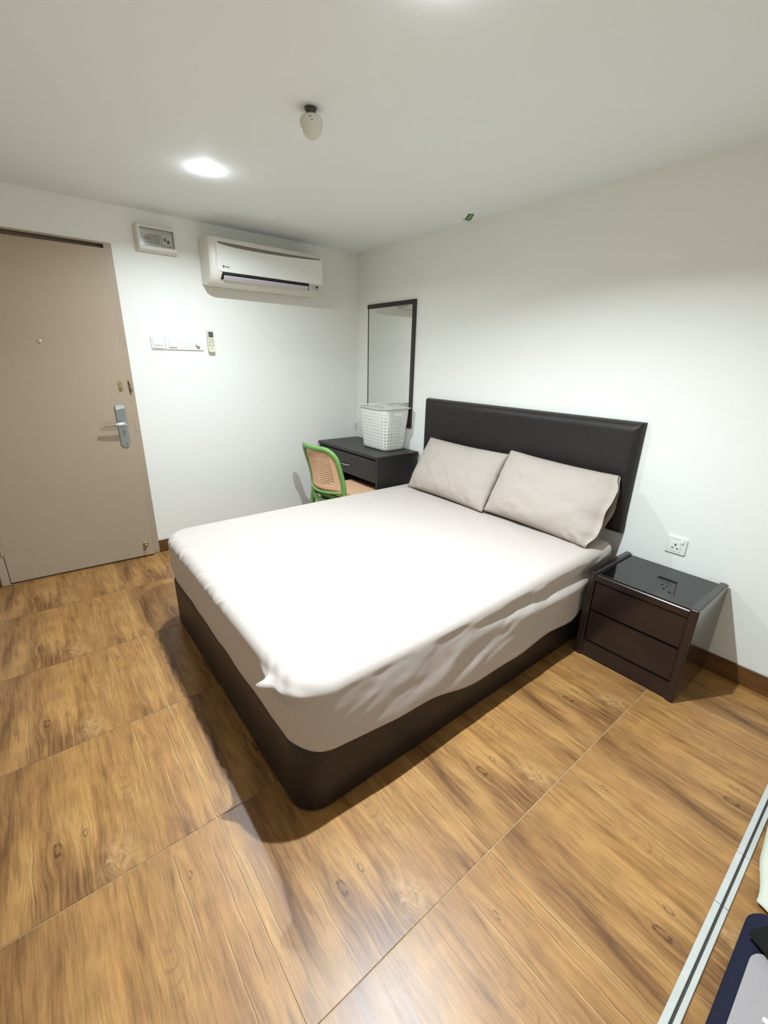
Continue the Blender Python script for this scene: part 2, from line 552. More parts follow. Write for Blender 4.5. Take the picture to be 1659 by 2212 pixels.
ceiling = obj('ceiling', bbox(-T, RX + T, FY - T, T, H, H + 0.12), M_ceil)
tag(ceiling, 'plain white painted ceiling', 'ceiling', kind='structure')
wall_back = obj('wall_back', bbox(-T, RX + T, 0.0, T, -0.12, H + 0.12), M_wall)
tag(wall_back, 'off-white painted wall behind the headboard', 'wall', kind='structure')
DY0, DY1, DZ = -2.765, -1.840, 2.060
bm = boxes([(-T, 0, DY1, 0.0, -0.12, H), (-T, 0, FY - T, DY0, -0.12, H), (-T, 0, DY0, DY1, DZ, H)])
wall_left = obj('wall_left', bm, M_wall)
tag(wall_left, 'off-white painted wall with the door and air conditioner', 'wall', kind='structure')
wall_front = obj('wall_front', bbox(0, RX, FY - T, FY, -0.12, H), M_wall)
tag(wall_front, 'off-white painted wall facing the headboard', 'wall', kind='structure')
wall_right = obj('wall_right', bbox(RX, RX + T, FY - T, 0, -0.12, H), M_wall)
tag(wall_right, 'off-white painted wall beyond the white floor track', 'wall', kind='structure')

def skirting(name, label, segs):
    root = thing(name, label, 'baseboard', kind='structure')
    for (x0, x1, y0, y1) in segs:
        obj('skirting_tile', bbox(x0, x1, y0, y1, 0.0005, 0.096, 0.0015, 1), M_skirt, root)
    return root
segs = []
xs = [0.02, 0.484, 1.095, 1.706, 2.318, 2.929, 3.540, RX - 0.012]
for a, b_ in zip(xs[:-1], xs[1:]):
    segs.append((a + 0.001, b_ - 0.001, -0.010, -0.0005))
skirting('baseboard_back', 'dark wood-print tile skirting along the headboard wall', segs)
segs = []
ys = [-0.012, -0.345, -0.947, -1.562, DY1 - 0.001]
for a, b_ in zip(ys[:-1], ys[1:]):
    segs.append((0.0005, 0.010, b_ + 0.001, a - 0.001))
segs.append((0.0005, 0.010, FY + 0.012, DY0 - 0.002))
skirting('baseboard_left', 'dark wood-print tile skirting along the door wall', segs)

# ------------------------------------------------------------------ door
door = thing('door_1', 'taupe painted room door standing slightly ajar in its frame', 'door', (0, -2.722, 0), kind='structure')
Yo = 2.722
bm = boxes([(-T, 0.004, DY1 - 0.043 + Yo, DY1 - 0.0005 + Yo, 0.004, DZ - 0.0005),
            (-T, 0.004, DY0 + 0.0005 + Yo, DY0 + 0.040 + Yo, 0.004, DZ - 0.0005),
            (-T, 0.004, DY0 + 0.040 + Yo, DY1 - 0.043 + Yo, DZ - 0.010, DZ - 0.0005),
            (-T, -0.050, DY0 + 0.040 + Yo, DY1 - 0.043 + Yo, DZ - 0.05, DZ - 0.010)])
obj('door_frame', bm, M_doorframe, door)
slab = obj('door_slab', bbox(-0.04, 0.0, 0.0, 0.8375, 0.012, 2.022, 0.002, 2), M_door, door)
slab.rotation_euler = (0, 0, math.radians(-2.6))
slab.location = (0.0, 0.0, 0.0)
# strike plate on the frame, hinges
obj('strike_plate', bbox(0.004, 0.006, DY1 - 0.032 + Yo, DY1 - 0.012 + Yo, 0.92, 1.0, 0.001, 1), M_doorframe, door)
for z in (0.25, 1.05, 1.82):
    bm = bmesh.new()
    lathe(bm, [(0.006, -0.045), (0.006, 0.045)], 10, (0.006, 0.0 - 0.004, z))
    obj('hinge', bm, M_doorframe, door, True, auto=40)
# handle plate (rounded bottom) with lever and thumb turn; slab-local y grows towards the lock edge
hy = 0.775
plate = [(hy - 0.028, 1.112), (hy + 0.028, 1.112)]
poly = [(hy + 0.028, 0.86)] + [(hy + 0.028 * math.cos(math.radians(a)), 0.858 - 0.03 * math.sin(math.radians(a))) for a in range(0, 181, 15)] + [(hy - 0.028, 0.86)]
poly = poly + [(hy - 0.028, 1.09)] + [(hy + 0.028 * math.cos(math.radians(180 - a)), 1.098 + 0.010 * math.sin(math.radians(a))) for a in range(0, 181, 20)] + [(hy + 0.028, 1.09)]
bm = bmesh.new()
prism(bm, poly, 'X', 0.0005, 0.010)
hp = obj('handle_plate', bm, M_steel, slab)
bm = bmesh.new()
prism(bm, [(hy - 0.027, 1.075), (hy + 0.027, 1.085), (hy + 0.027, 1.102), (hy, 1.109), (hy - 0.027, 1.102)], 'X', 0.010, 0.016)
obj('plate_cap', bm, M_chrome, slab)
bm = bmesh.new()
lathe(bm, [(0.011, 0.0), (0.011, 0.05)], 16, (0.010, hy + 0.008, 0.985), 'X')
tube(bm, [(0.058, hy + 0.012, 0.985), (0.062, hy - 0.01, 0.986), (0.062, hy - 0.06, 0.987), (0.058, hy - 0.115, 0.985)], 0.011, 12, radii=[0.012, 0.013, 0.012, 0.009], flat=(0.7, 1.1))
obj('lever', bm, M_chrome, slab, True, auto=50)
bm = bmesh.new()
lathe(bm, [(0.009, 0.0), (0.009, 0.006), (0.006, 0.012)], 14, (0.010, hy + 0.006, 0.925), 'X')
prism(bm, [(hy + 0.002, 0.938), (hy + 0.010, 0.938), (hy + 0.013, 0.922), (hy + 0.006, 0.905), (hy + 0.000, 0.922)], 'X', 0.018, 0.030)
obj('thumb_turn', bm, M_steel, slab)
bm = bmesh.new()
lathe(bm, [(0.0035, 0.0), (0.0035, 0.002)], 10, (0.010, hy + 0.006, 0.848), 'X')
obj('plate_screw', bm, M_dark, slab)
# small brass chain plate and its keeper
obj('latch_plate', rslab(0.0005, 0.006, 0.790, 0.812, 1.196, 1.256, 0.007, 0.002, 'X'), M_brass, slab)
bm = bmesh.new()
lathe(bm, [(0.006, 0.0), (0.006, 0.010), (0.003, 0.013)], 14, (0.006, 0.801, 1.214), 'X')
obj('latch_knob', bm, M_brass, slab, True, auto=40)
bm = bmesh.new()
tube(bm, [(0.004, DY1 - 0.028 + Yo, 1.255), (0.02, DY1 - 0.022 + Yo, 1.245), (0.02, DY1 - 0.022 + Yo, 1.235), (0.004, DY1 - 0.026 + Yo, 1.23)], 0.006, 8)
tube(bm, [(0.004, DY1 - 0.026 + Yo, 1.215), (0.024, DY1 - 0.018 + Yo, 1.205), (0.024, DY1 - 0.018 + Yo, 1.195), (0.004, DY1 - 0.024 + Yo, 1.19)], 0.007, 8)
obj('latch_keeper', bm, M_brass, door, True, auto=60)
bm = bmesh.new()
lathe(bm, [(0.010, 0.0), (0.010, 0.004), (0.006, 0.006), (0.003, 0.003)], 16, (0.0005, 0.425, 1.485), 'X')
obj('peephole', bm, M_chrome, slab, True, auto=40)
bm = bmesh.new()
lathe(bm, [(0.016, 0.0), (0.016, 0.006), (0.011, 0.010), (0.010, 0.034), (0.013, 0.038), (0.013, 0.046), (0.010, 0.049)], 18, (0.0005, 0.788, 0.105), 'X')
obj('door_stop', bm, M_brass, slab, True, auto=40)

# ------------------------------------------------------------------ sliding-door floor track at the right
track = thing('trim_1', 'white twin-strip floor track at the right edge of the tiled floor', 'floor track', (3.41, 0, 0), kind='structure')
ty = [-0.03, -0.947, -1.16, -2.19, -2.9]
for a, b_ in zip(ty[:-1], ty[1:]):
    obj('track_strip', bbox(-0.003, 0.0125, b_ + 0.0008, a - 0.0008, 0.0003, 0.005, 0.0012, 1), M_track, track)
    obj('track_strip', bbox(0.0185, 0.0305, b_ + 0.0008, a - 0.0008, 0.0003, 0.005, 0.0012, 1), M_track, track)
obj('track_groove', bbox(0.0125, 0.0185, -2.9, -0.03, 0.0003, 0.0012), M_groove, track)

# ================================================================== CEILING THINGS
for k, (lx, ly) in enumerate(LAMP_POS):
    lab = ['glowing round ceiling downlight near the air conditioner', 'glowing round ceiling downlight above the near side of the bed'][k]
    t = thing('downlight', lab, 'light', (lx, ly, H), group='ceiling downlights')
    bm = bmesh.new()
    lathe(bm, [(0.024, -0.0004), (0.040, -0.0004), (0.039, -0.0012), (0.024, -0.0016)], 40)
    obj('trim_ring', bm, M_white, t, True, auto=50)
    bm = bmesh.new()
    lathe(bm, [(0.0300, -0.0017), (0.0300, -0.009), (0.028, -0.015), (0.023, -0.019), (0.015, -0.0215), (0.006, -0.0222)], 36)
    obj('diffuser', bm, M_lamp, t, True)
    ld = bpy.data.lights.new('downlight_beam', 'AREA')
    ld.shape = 'DISK'
    ld.size = 0.036
    ld.energy = LAMP_WATTS[k]
    ld.spread = math.radians(LAMP_SPREAD[k])
    ld.color = (0.79, 0.905, 1.0)
    lo = bpy.data.objects.new('downlight_beam', ld)
    C.objects.link(lo)
    lo.parent = t
    lo.location = (0, 0, -0.0235)

t = thing('light_bulb', 'unlit frosted bulb screwed straight into the ceiling', 'bulb', (1.735, -1.43, H), group=None)
bm = bmesh.new()
lathe(bm, [(0.023, -0.0005), (0.023, -0.003), (0.0185, -0.005), (0.0175, -0.008), (0.0185, -0.010), (0.0175, -0.0125), (0.0185, -0.015), (0.0175, -0.0175), (0.018, -0.022)], 28)
obj('screw_cap', bm, M_capmetal, t, True, auto=40)
prof = [(0.018, -0.020), (0.029, -0.0225), (0.038, -0.028), (0.0415, -0.036), (0.0415, -0.044), (0.0400, -0.054), (0.0365, -0.065), (0.030, -0.076), (0.021, -0.084), (0.011, -0.0885), (0.003, -0.0895)]
bm = bmesh.new()
lathe(bm, prof, 36)
gl = obj('glass_bulb', bm, M_bulb, t, True, auto=60)
# tilt the bulb slightly
t.rotation_euler = (math.radians(3), 0, 0)
t.location.z = H - 0.0012
for (az, h, r, l) in ((-35, -0.038, 0.0415, 0.006), (-27, -0.047, 0.0412, 0.004)):
    a = math.radians(az)
    bm = bmesh.new()
    c0 = Vector((r * math.cos(a), r * math.sin(a), h))
    tdir = Vector((-math.sin(a), math.cos(a), 0.3)).normalized()
    tube(bm, [c0 - tdir * l * .6, c0, c0 + tdir * l * .6], 0.0013, 6, radii=[0.0006, 0.0015, 0.0006])
    obj('insect_speck', bm, M_speck, gl)

# green arrow-shaped sticker at the ceiling edge
st = thing('ceiling_sticker', 'small green arrow sticker on the ceiling edge above the headboard wall', 'sticker', (1.287, -0.07, H))
quad = [(1.334, -0.126), (1.355, -0.099), (1.266, -0.025), (1.231, -0.024), (1.243, -0.066), (1.250, -0.059)]
quad = [(1.334, -0.126), (1.358, -0.099), (1.268, -0.024), (1.240, -0.018), (1.247, -0.055), (1.236, -0.068), (1.258, -0.066)]
q2 = [(x - 1.287, y + 0.07) for x, y in quad]
bm = bmesh.new()
prism(bm, q2, 'Z', -0.0014, -0.0004)
obj('sticker_border', bm, M_sticker_b, st)
q3 = [(1.332, -0.114), (1.345, -0.099), (1.266, -0.033), (1.251, -0.030), (1.259, -0.056)]
bm = bmesh.new()
prism(bm, [(x - 1.287, y + 0.07) for x, y in q3], 'Z', -0.0020, -0.0014)
obj('sticker_face', bm, M_sticker, st)

# ================================================================== WALL THINGS, DOOR WALL (x = 0)
# --- air conditioner: profile in (x, z), extruded along y
ac = thing('air_conditioner', 'white split air conditioner mounted high on the door wall', 'air conditioner', (0, 0, 0))
AY0, AY1 = -1.315, -0.475
def ac_shell(y, s=1.0):
    return [(0.002, 2.170), (0.150, 2.170), (0.185, 2.160), (0.203, 2.135), (0.206, 2.05), (0.205, 1.965), (0.190, 1.925), (0.160, 1.893), (0.110, 1.878), (0.002, 1.886)]
bm = bmesh.new()
prof = ac_shell(0)
secs = [(AY0, 0.90), (AY0 + 0.010, 0.965), (AY0 + 0.03, 1.0), (AY1 - 0.03, 1.0), (AY1 - 0.010, 0.965), (AY1, 0.90)]
rings = []
for y, s in secs:
    rings.append([bm.verts.new((0.002 + (x - 0.002) * s, y, 2.03 + (z - 2.03) * (0.5 + 0.5 * s))) for x, z in prof])
n = len(prof)
for a in range(len(rings) - 1):
    for k in range(n):
        bm.faces.new((rings[a][k], rings[a][(k + 1) % n], rings[a + 1][(k + 1) % n], rings[a + 1][k]))
bm.faces.new(rings[0])
bm.faces.new(rings[-1])
obj('body', bm, M_offwhite, ac, True, auto=35)
# front panel with a curved (smiling) top edge
bm = bmesh.new()
NP = 40
fy0, fy1 = -1.272, -0.478
row = []
for k in range(NP + 1):
    u = k / NP
    y = fy0 + (fy1 - fy0) * u
    dip = 0.030 * math.sin(PI * min(1.0, max(0.0, u))) ** 0.45 * (1 - 0.5 * u)
    ztop = 2.130 - dip
    zb = 1.958 + (0.010 * max(0, 1 - u / 0.03) ** 2)
    pts = []
    for w in range(7):
        f = w / 6
        z = ztop + (zb - ztop) * f
        bul = 0.2085 + 0.007 * math.sin(PI * f) ** 0.8
        if w == 0:
            bul = 0.207
        pts.append((bul, y, z))
    row.append([bm.verts.new(p) for p in pts] + [bm.verts.new((0.198, y, zb - 0.002)), bm.verts.new((0.198, y, ztop - 0.004))])
for k in range(NP):
    m_ = len(row[0])
    for w in range(m_):
        bm.faces.new((row[k][w], row[k][(w + 1) % m_], row[k + 1][(w + 1) % m_], row[k + 1][w]))
bm.faces.new(row[0])
bm.faces.new(row[-1])
fp = obj('front_panel', bm, M_white, ac, True, auto=40)
# intake slot above the panel (dark crescent)
bm = bmesh.new()
poly = []
for k in range(25):
    u = 0.02 + 0.96 * k / 24
    y = fy0 + (fy1 - fy0) * u
    poly.append((y, 2.131 - 0.030 * math.sin(PI * u) ** 0.45 * (1 - 0.5 * u) - 0.002))
poly2 = [(fy0 + (fy1 - fy0) * (0.98 - 0.96 * k / 24), 2.132 - 0.004 * math.sin(PI * k / 24)) for k in range(25)]
prism(bm, poly + poly2, 'X', 0.199, 0.2055)
obj('intake_slot', bm, mat('slot_grey', srgb(118, 112, 102), rough=0.7, noise_amt=0.05), ac)
# outlet recess, louver, inner fins, display
bm = bmesh.new()
a0, a1 = -1.238, -0.595
for y0_, y1_ in ((a0, a1),):
    v = [bm.verts.new(p) for p in ((0.2078, y0_, 1.954), (0.2078, y1_, 1.954), (0.2078, y1_ + 0.006, 1.944), (0.187, y1_ + 0.010, 1.913), (0.187, y0_ - 0.012, 1.913), (0.2078, y0_ - 0.004, 1.944))]
    bm.faces.new(v)
r = bmesh.ops.extrude_face_region(bm, geom=bm.faces[:])
for vv in [g for g in r['geom'] if isinstance(g, bmesh.types.BMVert)]:
    vv.co += Vector((-0.006, 0, 0.006))
obj('outlet', bm, M_dark, ac)
M_louver = mat('louver_plastic', srgb(196, 190, 196), rough=0.35, noise_amt=0.02, noise_scale=20)
bm = bmesh.new()
prism(bm, [(0.190, 1.9105), (0.196, 1.911), (0.2125, 1.930), (0.2125, 1.936), (0.207, 1.934)], 'Y', a0 + 0.004, a1 - 0.004)
obj('louver', bm, M_louver, ac)
M_fin = mat('fin_plastic', srgb(70, 60, 66), rough=0.5, noise_amt=0.05, noise_scale=30)
for k in range(12):
    y = a0 + 0.03 + (a1 - a0 - 0.06) * k / 11
    obj('fin', bbox(0.2065, 0.2105, y - 0.001, y + 0.001, 1.936, 1.952), M_fin, ac)
obj('display_window', bbox(0.202, 0.209, -0.562, -0.512, 1.917, 1.948, 0.002, 1), M_palegrey, ac)
obj('sensor_eye', bbox(0.2085, 0.2105, -0.533, -0.518, 1.932, 1.946, 0.002, 1), M_dark, ac)
obj('badge_mark', bbox(0.2140, 0.2156, -1.238, -1.229, 1.982, 1.993), M_dark, fp)
text_obj('badge_lettering', 'YORK', 0.0125, M_dark, fp, (0.2148, -1.2265, 1.9825), (PI / 2, 0, PI / 2), 0.0008)

# --- breaker box
bk = thing('breaker_box', 'white wall breaker box with a clear window and red switches', 'breaker box', (0, -1.585, 2.115))
bh, bw = 0.075, 0.122
bm = bmesh.new()
def frame_ring(bm, x0, x1, oy0, oy1, oz0, oz1, iy0, iy1, iz0, iz1, taper=0.0):
    o0 = [(x0, oy0, oz0), (x0, oy1, oz0), (x0, oy1, oz1), (x0, oy0, oz1)]
    o1 = [(x1, oy0 + taper, oz0 + taper), (x1, oy1 - taper, oz0 + taper), (x1, oy1 - taper, oz1 - taper), (x1, oy0 + taper, oz1 - taper)]
    i1 = [(x1, iy0, iz0), (x1, iy1, iz0), (x1, iy1, iz1), (x1, iy0, iz1)]
    i0 = [(x0, iy0, iz0), (x0, iy1, iz0), (x0, iy1, iz1), (x0, iy0, iz1)]
    R_ = [[bm.verts.new(p) for p in q] for q in (o0, o1, i1, i0)]
    for a in range(4):
        A, B = R_[a], R_[(a + 1) % 4]
        for k in range(4):
            bm.faces.new((A[k], A[(k + 1) % 4], B[(k + 1) % 4], B[k]))
frame_ring(bm, 0.001, 0.062, -bw, bw, -bh, bh, -0.098, 0.100, -0.046, 0.054, 0.010)
bmesh.ops.bevel(bm, geom=bm.edges[:], offset=0.003, segments=2, affect='EDGES')
obj('casing', bm, M_offwhite, bk, True, auto=40)
obj('inner_plate', bbox(0.002, 0.030, -0.098, 0.100, -0.046, 0.054), M_offwhite, bk)
obj('breaker_row', bbox(0.030, 0.040, -0.088, 0.020, -0.022, 0.024, 0.001, 1), M_palegrey, bk)
obj('breaker_row', bbox(0.030, 0.041, 0.032, 0.088, -0.028, 0.030, 0.001, 1), M_white, bk)
for y in (-0.082, -0.066, -0.048):
    obj('breaker_switch', bbox(0.040, 0.048, y - 0.005, y + 0.006, -0.008, 0.008, 0.001, 1), M_red, bk)
obj('breaker_switch', bbox(0.041, 0.051, 0.042, 0.055, -0.004, 0.014, 0.001, 1), M_grey, bk)
obj('breaker_switch', bbox(0.041, 0.051, 0.062, 0.074, -0.016, 0.002, 0.001, 1), mat('plum_plastic', srgb(84, 52, 60), rough=0.5, noise_amt=0.05), bk)
obj('clear_cover', bbox(0.054, 0.0565, -0.0978, 0.0998, -0.0458, 0.0538), M_clear, bk)

# --- wall switches: key-card holder and 3-gang plate
ks = thing('key_card_holder', 'white square key card switch on the wall next to the door', 'switch', (0, -1.652, 1.503))
obj('plate', rslab(0.0005, 0.009, -0.043, 0.043, -0.041, 0.041, 0.004, 0.002, 'X'), M_white, ks)
obj('slot_cover', rslab(0.009, 0.014, -0.034, 0.034, -0.034, 0.034, 0.004, 0.0015, 'X'), M_white, ks)
obj('card_slot', bbox(0.0135, 0.0146, -0.024, 0.024, -0.019, -0.014), M_palegrey, ks)
sw = thing('switch_panel', 'white three-gang wall switch panel with round dimmer knob', 'switch', (0, -1.482, 1.503))
obj('plate', rslab(0.0005, 0.009, -0.125, 0.125, -0.041, 0.041, 0.004, 0.002, 'X'), M_white, sw)
bm = bmesh.new()
prism(bm, [(0.0092, 0.026), (0.011, 0.026), (0.0175, -0.026), (0.0092, -0.026)], 'Y', -0.104, -0.052)
obj('rocker', bm, M_white, sw)
bm = bmesh.new()
prism(bm, [(0.0092, 0.026), (0.0125, 0.026), (0.0105, -0.026), (0.0092, -0.026)], 'Y', -0.028, 0.026)
obj('rocker', bm, M_white, sw)
obj('indicator', bbox(0.0155, 0.0172, -0.079, -0.076, -0.020, -0.012), M_palegrey, sw)
bm = bmesh.new()
lathe(bm, [(0.017, 0.0), (0.017, 0.004), (0.0135, 0.006), (0.0125, 0.024), (0.011, 0.026)], 26, (0.009, 0.086, -0.002), 'X')
obj('dimmer_knob', bm, M_white, sw, True, auto=40)

# --- remote in its wall holder
rm_ = thing('remote_control', 'cream air-conditioner remote hanging on the wall beside the switches', 'remote', (0, -1.303, 1.522))
obj('wall_holder', rslab(0.0005, 0.008, -0.019, 0.019, -0.066, 0.060, 0.006, 0.002, 'X'), M_cream, rm_)
body = obj('body', rslab(0.0082, 0.030, -0.0225, 0.0225, -0.070, 0.078, 0.008, 0.004, 'X'), M_cream, rm_)
obj('screen', rslab(0.030, 0.0312, -0.016, 0.017, 0.030, 0.066, 0.003, 0, 'X'), M_lcd, rm_)
for r_, z in enumerate((0.018, 0.006, -0.006, -0.018, -0.027)):
    for y in (-0.012, 0.0, 0.013):
        if r_ == 3 and y == 0.0:
            continue
        obj('button', rslab(0.0299, 0.0315, y - 0.0034, y + 0.0034, z - 0.0026, z + 0.0026, 0.0012, 0, 'X', 3), M_button, rm_)
obj('maker_mark', bbox(0.0300, 0.0306, -0.008, 0.012, -0.0455, -0.0425), M_button, rm_)

# ================================================================== WALL THINGS, HEADBOARD WALL (y = 0)
wm = thing('wall_mirror', 'tall rectangular wall mirror in a dark frame above the desk', 'mirror', (0, 0, 0))
mx0, mx1, mz0, mz1 = 0.172, 0.775, 0.905, 1.862
obj('mirror_glass', bbox(mx0 + 0.004, mx1 - 0.032, -0.006, -0.0005, mz0 + 0.030, mz1 - 0.031), M_mirror, wm)
obj('frame_rail', bbox(mx0, mx1, -0.018, -0.0005, mz1 - 0.032, mz1, 0.0015, 1), M_frame_dark, wm)
obj('frame_rail', bbox(mx0, mx1, -0.018, -0.0005, mz0, mz0 + 0.032, 0.0015, 1), M_frame_dark, wm)
obj('frame_stile', bbox(mx1 - 0.033, mx1, -0.018, -0.0005, mz0 + 0.032, mz1 - 0.032, 0.0015, 1), M_frame_dark, wm)
obj('frame_stile', bbox(mx0, mx0 + 0.005, -0.010, -0.0005, mz0 + 0.032, mz1 - 0.032, 0.0008, 1), M_frame_dark, wm)

sk = thing('wall_socket', 'white switched three-pin wall socket above the nightstand', 'socket', (2.786, 0, 0.582))
obj('plate', rslab(-0.045, 0.045, -0.009, -0.0005, -0.041, 0.041, 0.004, 0.002, 'Y'), M_white, sk)
obj('socket_face', rslab(-0.027, 0.024, -0.0112, -0.009, -0.030, 0.018, 0.003, 0.001, 'Y'), M_white, sk)
for (x, z, w, h) in ((-0.001, 0.004, 0.0028, 0.006), (-0.012, -0.014, 0.005, 0.0024), (0.010, -0.014, 0.005, 0.0024)):
    obj('pin_hole', bbox(x - w, x + w, -0.0118, -0.0111, z - h, z + h), M_dark, sk)
obj('rocker', rslab(0.016, 0.032, -0.014, -0.009, 0.016, 0.030, 0.002, 0.001, 'Y'), M_white, sk)

# headboard
hb0, hb1, hz0, hz1 = 0.953, 2.531, 0.562, 1.160
bm = bmesh.new()
NX, NZ = 90, 44
def hb_depth(x, z):
    d = min(x - hb0, hb1 - x, z - hz0, hz1 - z)
    r = 0.055
    e = max(0.0, min(1.0, d / r))
    return 0.012 + 0.044 * math.sqrt(max(0.0, 1 - (1 - e) ** 2)) + 0.0015 * fbm(x * 6, z * 6, 1)
def warpc(k, n_):
    u = k / n_
    return u
def coords(a, b_, n_):
    # denser at the borders
    out = []
    for k in range(n_ + 1):
        u = k / n_
        s = 0.5 - 0.5 * math.cos(PI * u)
        out.append(a + (b_ - a) * (0.45 * u + 0.55 * s))
    return out
cx_, cz_ = coords(hb0, hb1, NX), coords(hz0, hz1, NZ)
grid = [[bm.verts.new((x, -hb_depth(x, z), z)) for z in cz_] for x in cx_]
for i in range(NX):
    for j in range(NZ):
        bm.faces.new((grid[i][j], grid[i + 1][j], grid[i + 1][j + 1], grid[i][j + 1]))
border = [grid[i][0] for i in range(NX + 1)] + [grid[NX][j] for j in range(1, NZ + 1)] + [grid[i][NZ] for i in range(NX - 1, -1, -1)] + [grid[0][j] for j in range(NZ - 1, 0, -1)]
back = [bm.verts.new((v.co.x, -0.0008, v.co.z)) for v in border]
nb = len(border)
for k in range(nb):
    bm.faces.new((border[k], border[(k + 1) % nb], back[(k + 1) % nb], back[k]))
bm.faces.new(back)
hbo = obj('headboard', bm, M_leather, None, True, auto=50)
tag(hbo, 'dark brown leather-covered padded headboard on the wall', 'headboard')

# ================================================================== BED
# --- base: rounded upholstered box
BX0, BX1, BY0, BY1, BH = 0.985, 2.512, -1.975, -0.060, 0.285
def ring_path(x0, x1, y0, y1, r, step=0.02, rb=0.02):
    """rounded rectangle; radius r at the foot corners, rb at the head corners"""
    pts = []
    def arc(cx, cy, a0, rr):
        n_ = max(3, int(rr * PI / 2 / step) + 2)
        for k in range(n_ + 1):
            a = math.radians(a0 + 90 * k / n_)
            pts.append((cx + rr * math.cos(a), cy + rr * math.sin(a), math.cos(a), math.sin(a)))
    def line(p, q, nx, ny):
        L_ = math.hypot(q[0] - p[0], q[1] - p[1])
        n_ = max(1, int(L_ / step))
        for k in range(1, n_):
            f = k / n_
            pts.append((p[0] + (q[0] - p[0]) * f, p[1] + (q[1] - p[1]) * f, nx, ny))
    arc(x1 - rb, y1 - rb, 0, rb)
    line((x1 - rb, y1), (x0 + rb, y1), 0, 1)
    arc(x0 + rb, y1 - rb, 90, rb)
    line((x0, y1 - rb), (x0, y0 + r), -1, 0)
    arc(x0 + r, y0 + r, 180, r)
    line((x0 + r, y0), (x1 - r, y0), 0, -1)
    arc(x1 - r, y0 + r, 270, r)
    line((x1, y0 + r), (x1, y1 - rb), 1, 0)
    return pts

path = ring_path(BX0, BX1, BY0, BY1, 0.095, 0.03)
bm = bmesh.new()
levels = [(0.006, 0.006), (0.0, 0.012), (0.0, 0.10), (0.0, 0.20), (0.0, BH - 0.030), (0.003, BH - 0.016), (0.010, BH - 0.006), (0.020, BH)]
rings = []
for ins, z in levels:
    rings.append([bm.verts.new((x - nx * ins + nx * 0.002 * fbm(x * 3, y * 3, z * 4), y - ny * ins + ny * 0.002 * fbm(x * 3, y * 3, z * 4), z)) for x, y, nx, ny in path])
n = len(path)
for a in range(len(rings) - 1):
    for k in range(n):
        bm.faces.new((rings[a][k], rings[a][(k + 1) % n], rings[a + 1][(k + 1) % n], rings[a + 1][k]))
bm.faces.new(rings[0])
bm.faces.new(rings[-1])
bb = thing('bed_base', 'dark brown leather-covered divan bed base with rounded foot corners', 'bed base', (0, 0, 0))
obj('upholstery', bm, M_leather, bb, True, auto=50)
for x in (1.25, 2.25):
    for y in (-1.75, -0.30):
        bm = bmesh.new()
        lathe(bm, [(0.02, 0.0005), (0.02, 0.008)], 14, (x, y, 0))
        obj('foot', bm, M_dark, bb)

# --- mattress in its fitted sheet
MX0, MX1, MY0, MY1, MZ = 0.985, 2.530, -1.980, -0.075, 0.529
path = ring_path(MX0, MX1, MY0, MY1, 0.125, 0.0065, 0.05)
n = len(path)
ctr = Vector(((MX0 + MX1) / 2, (MY0 + MY1) / 2))
rng = random.Random(3)
gath = [(rng.uniform(1.08, 1.95), rng.uniform(0.004, 0.010), rng.uniform(0.006, 0.012), rng.uniform(-0.9, 0.9)) for _ in range(26)]
def hem(x, y):
    """height of the hem on the side faces"""
    right = sstep(2.35, 2.52, x)
    sy = sstep(-1.82, -1.45, y)
    zr = 0.272 - 0.065 * sstep(-1.75, -1.05, y) + sy * (0.010 * math.sin(y * 7.0) + 0.006 * math.sin(y * 17 + 1))
    sx = sstep(2.42, 2.15, x)
    zf = 0.272 - 0.012 * sx + sx * (0.006 * math.sin(x * 9) + 0.005 * math.sin(x * 23 + 2))
    return zr * right + zf * (1 - right)
verts_rings = []
bm = bmesh.new()
NR = 64
top_rings = [1 - 0.985 * ((k / NR) ** 0.9) for k in range(NR + 1)]
def top_z(x, y, edge):
    z = MZ + 0.0028 * fbm(x * 2.2, y * 2.2, 0.3) * 1.0
    # shallow drawn wrinkles running along the bed near the head
    hd = sstep(-0.95, -0.15, y)
    z += hd * 0.0022 * math.sin((x * 0.55 + y * 1.0) * 34 + 3 * fbm(x * 2, y * 2, 5)) * (0.4 + 0.6 * fbm(x * 1.5, y * 3, 8))
    lf = sstep(1.35, 1.05, x) * sstep(-0.75, -0.15, y)
    z += lf * 0.008 * math.sin((y * 1.0 - x * 0.7) * 60 + 2 * fbm(x * 4, y * 4, 2))
    return z
prof_side = [(0.0, 0.045)]
SIDE = 26
R_E = 0.048
allrings = []
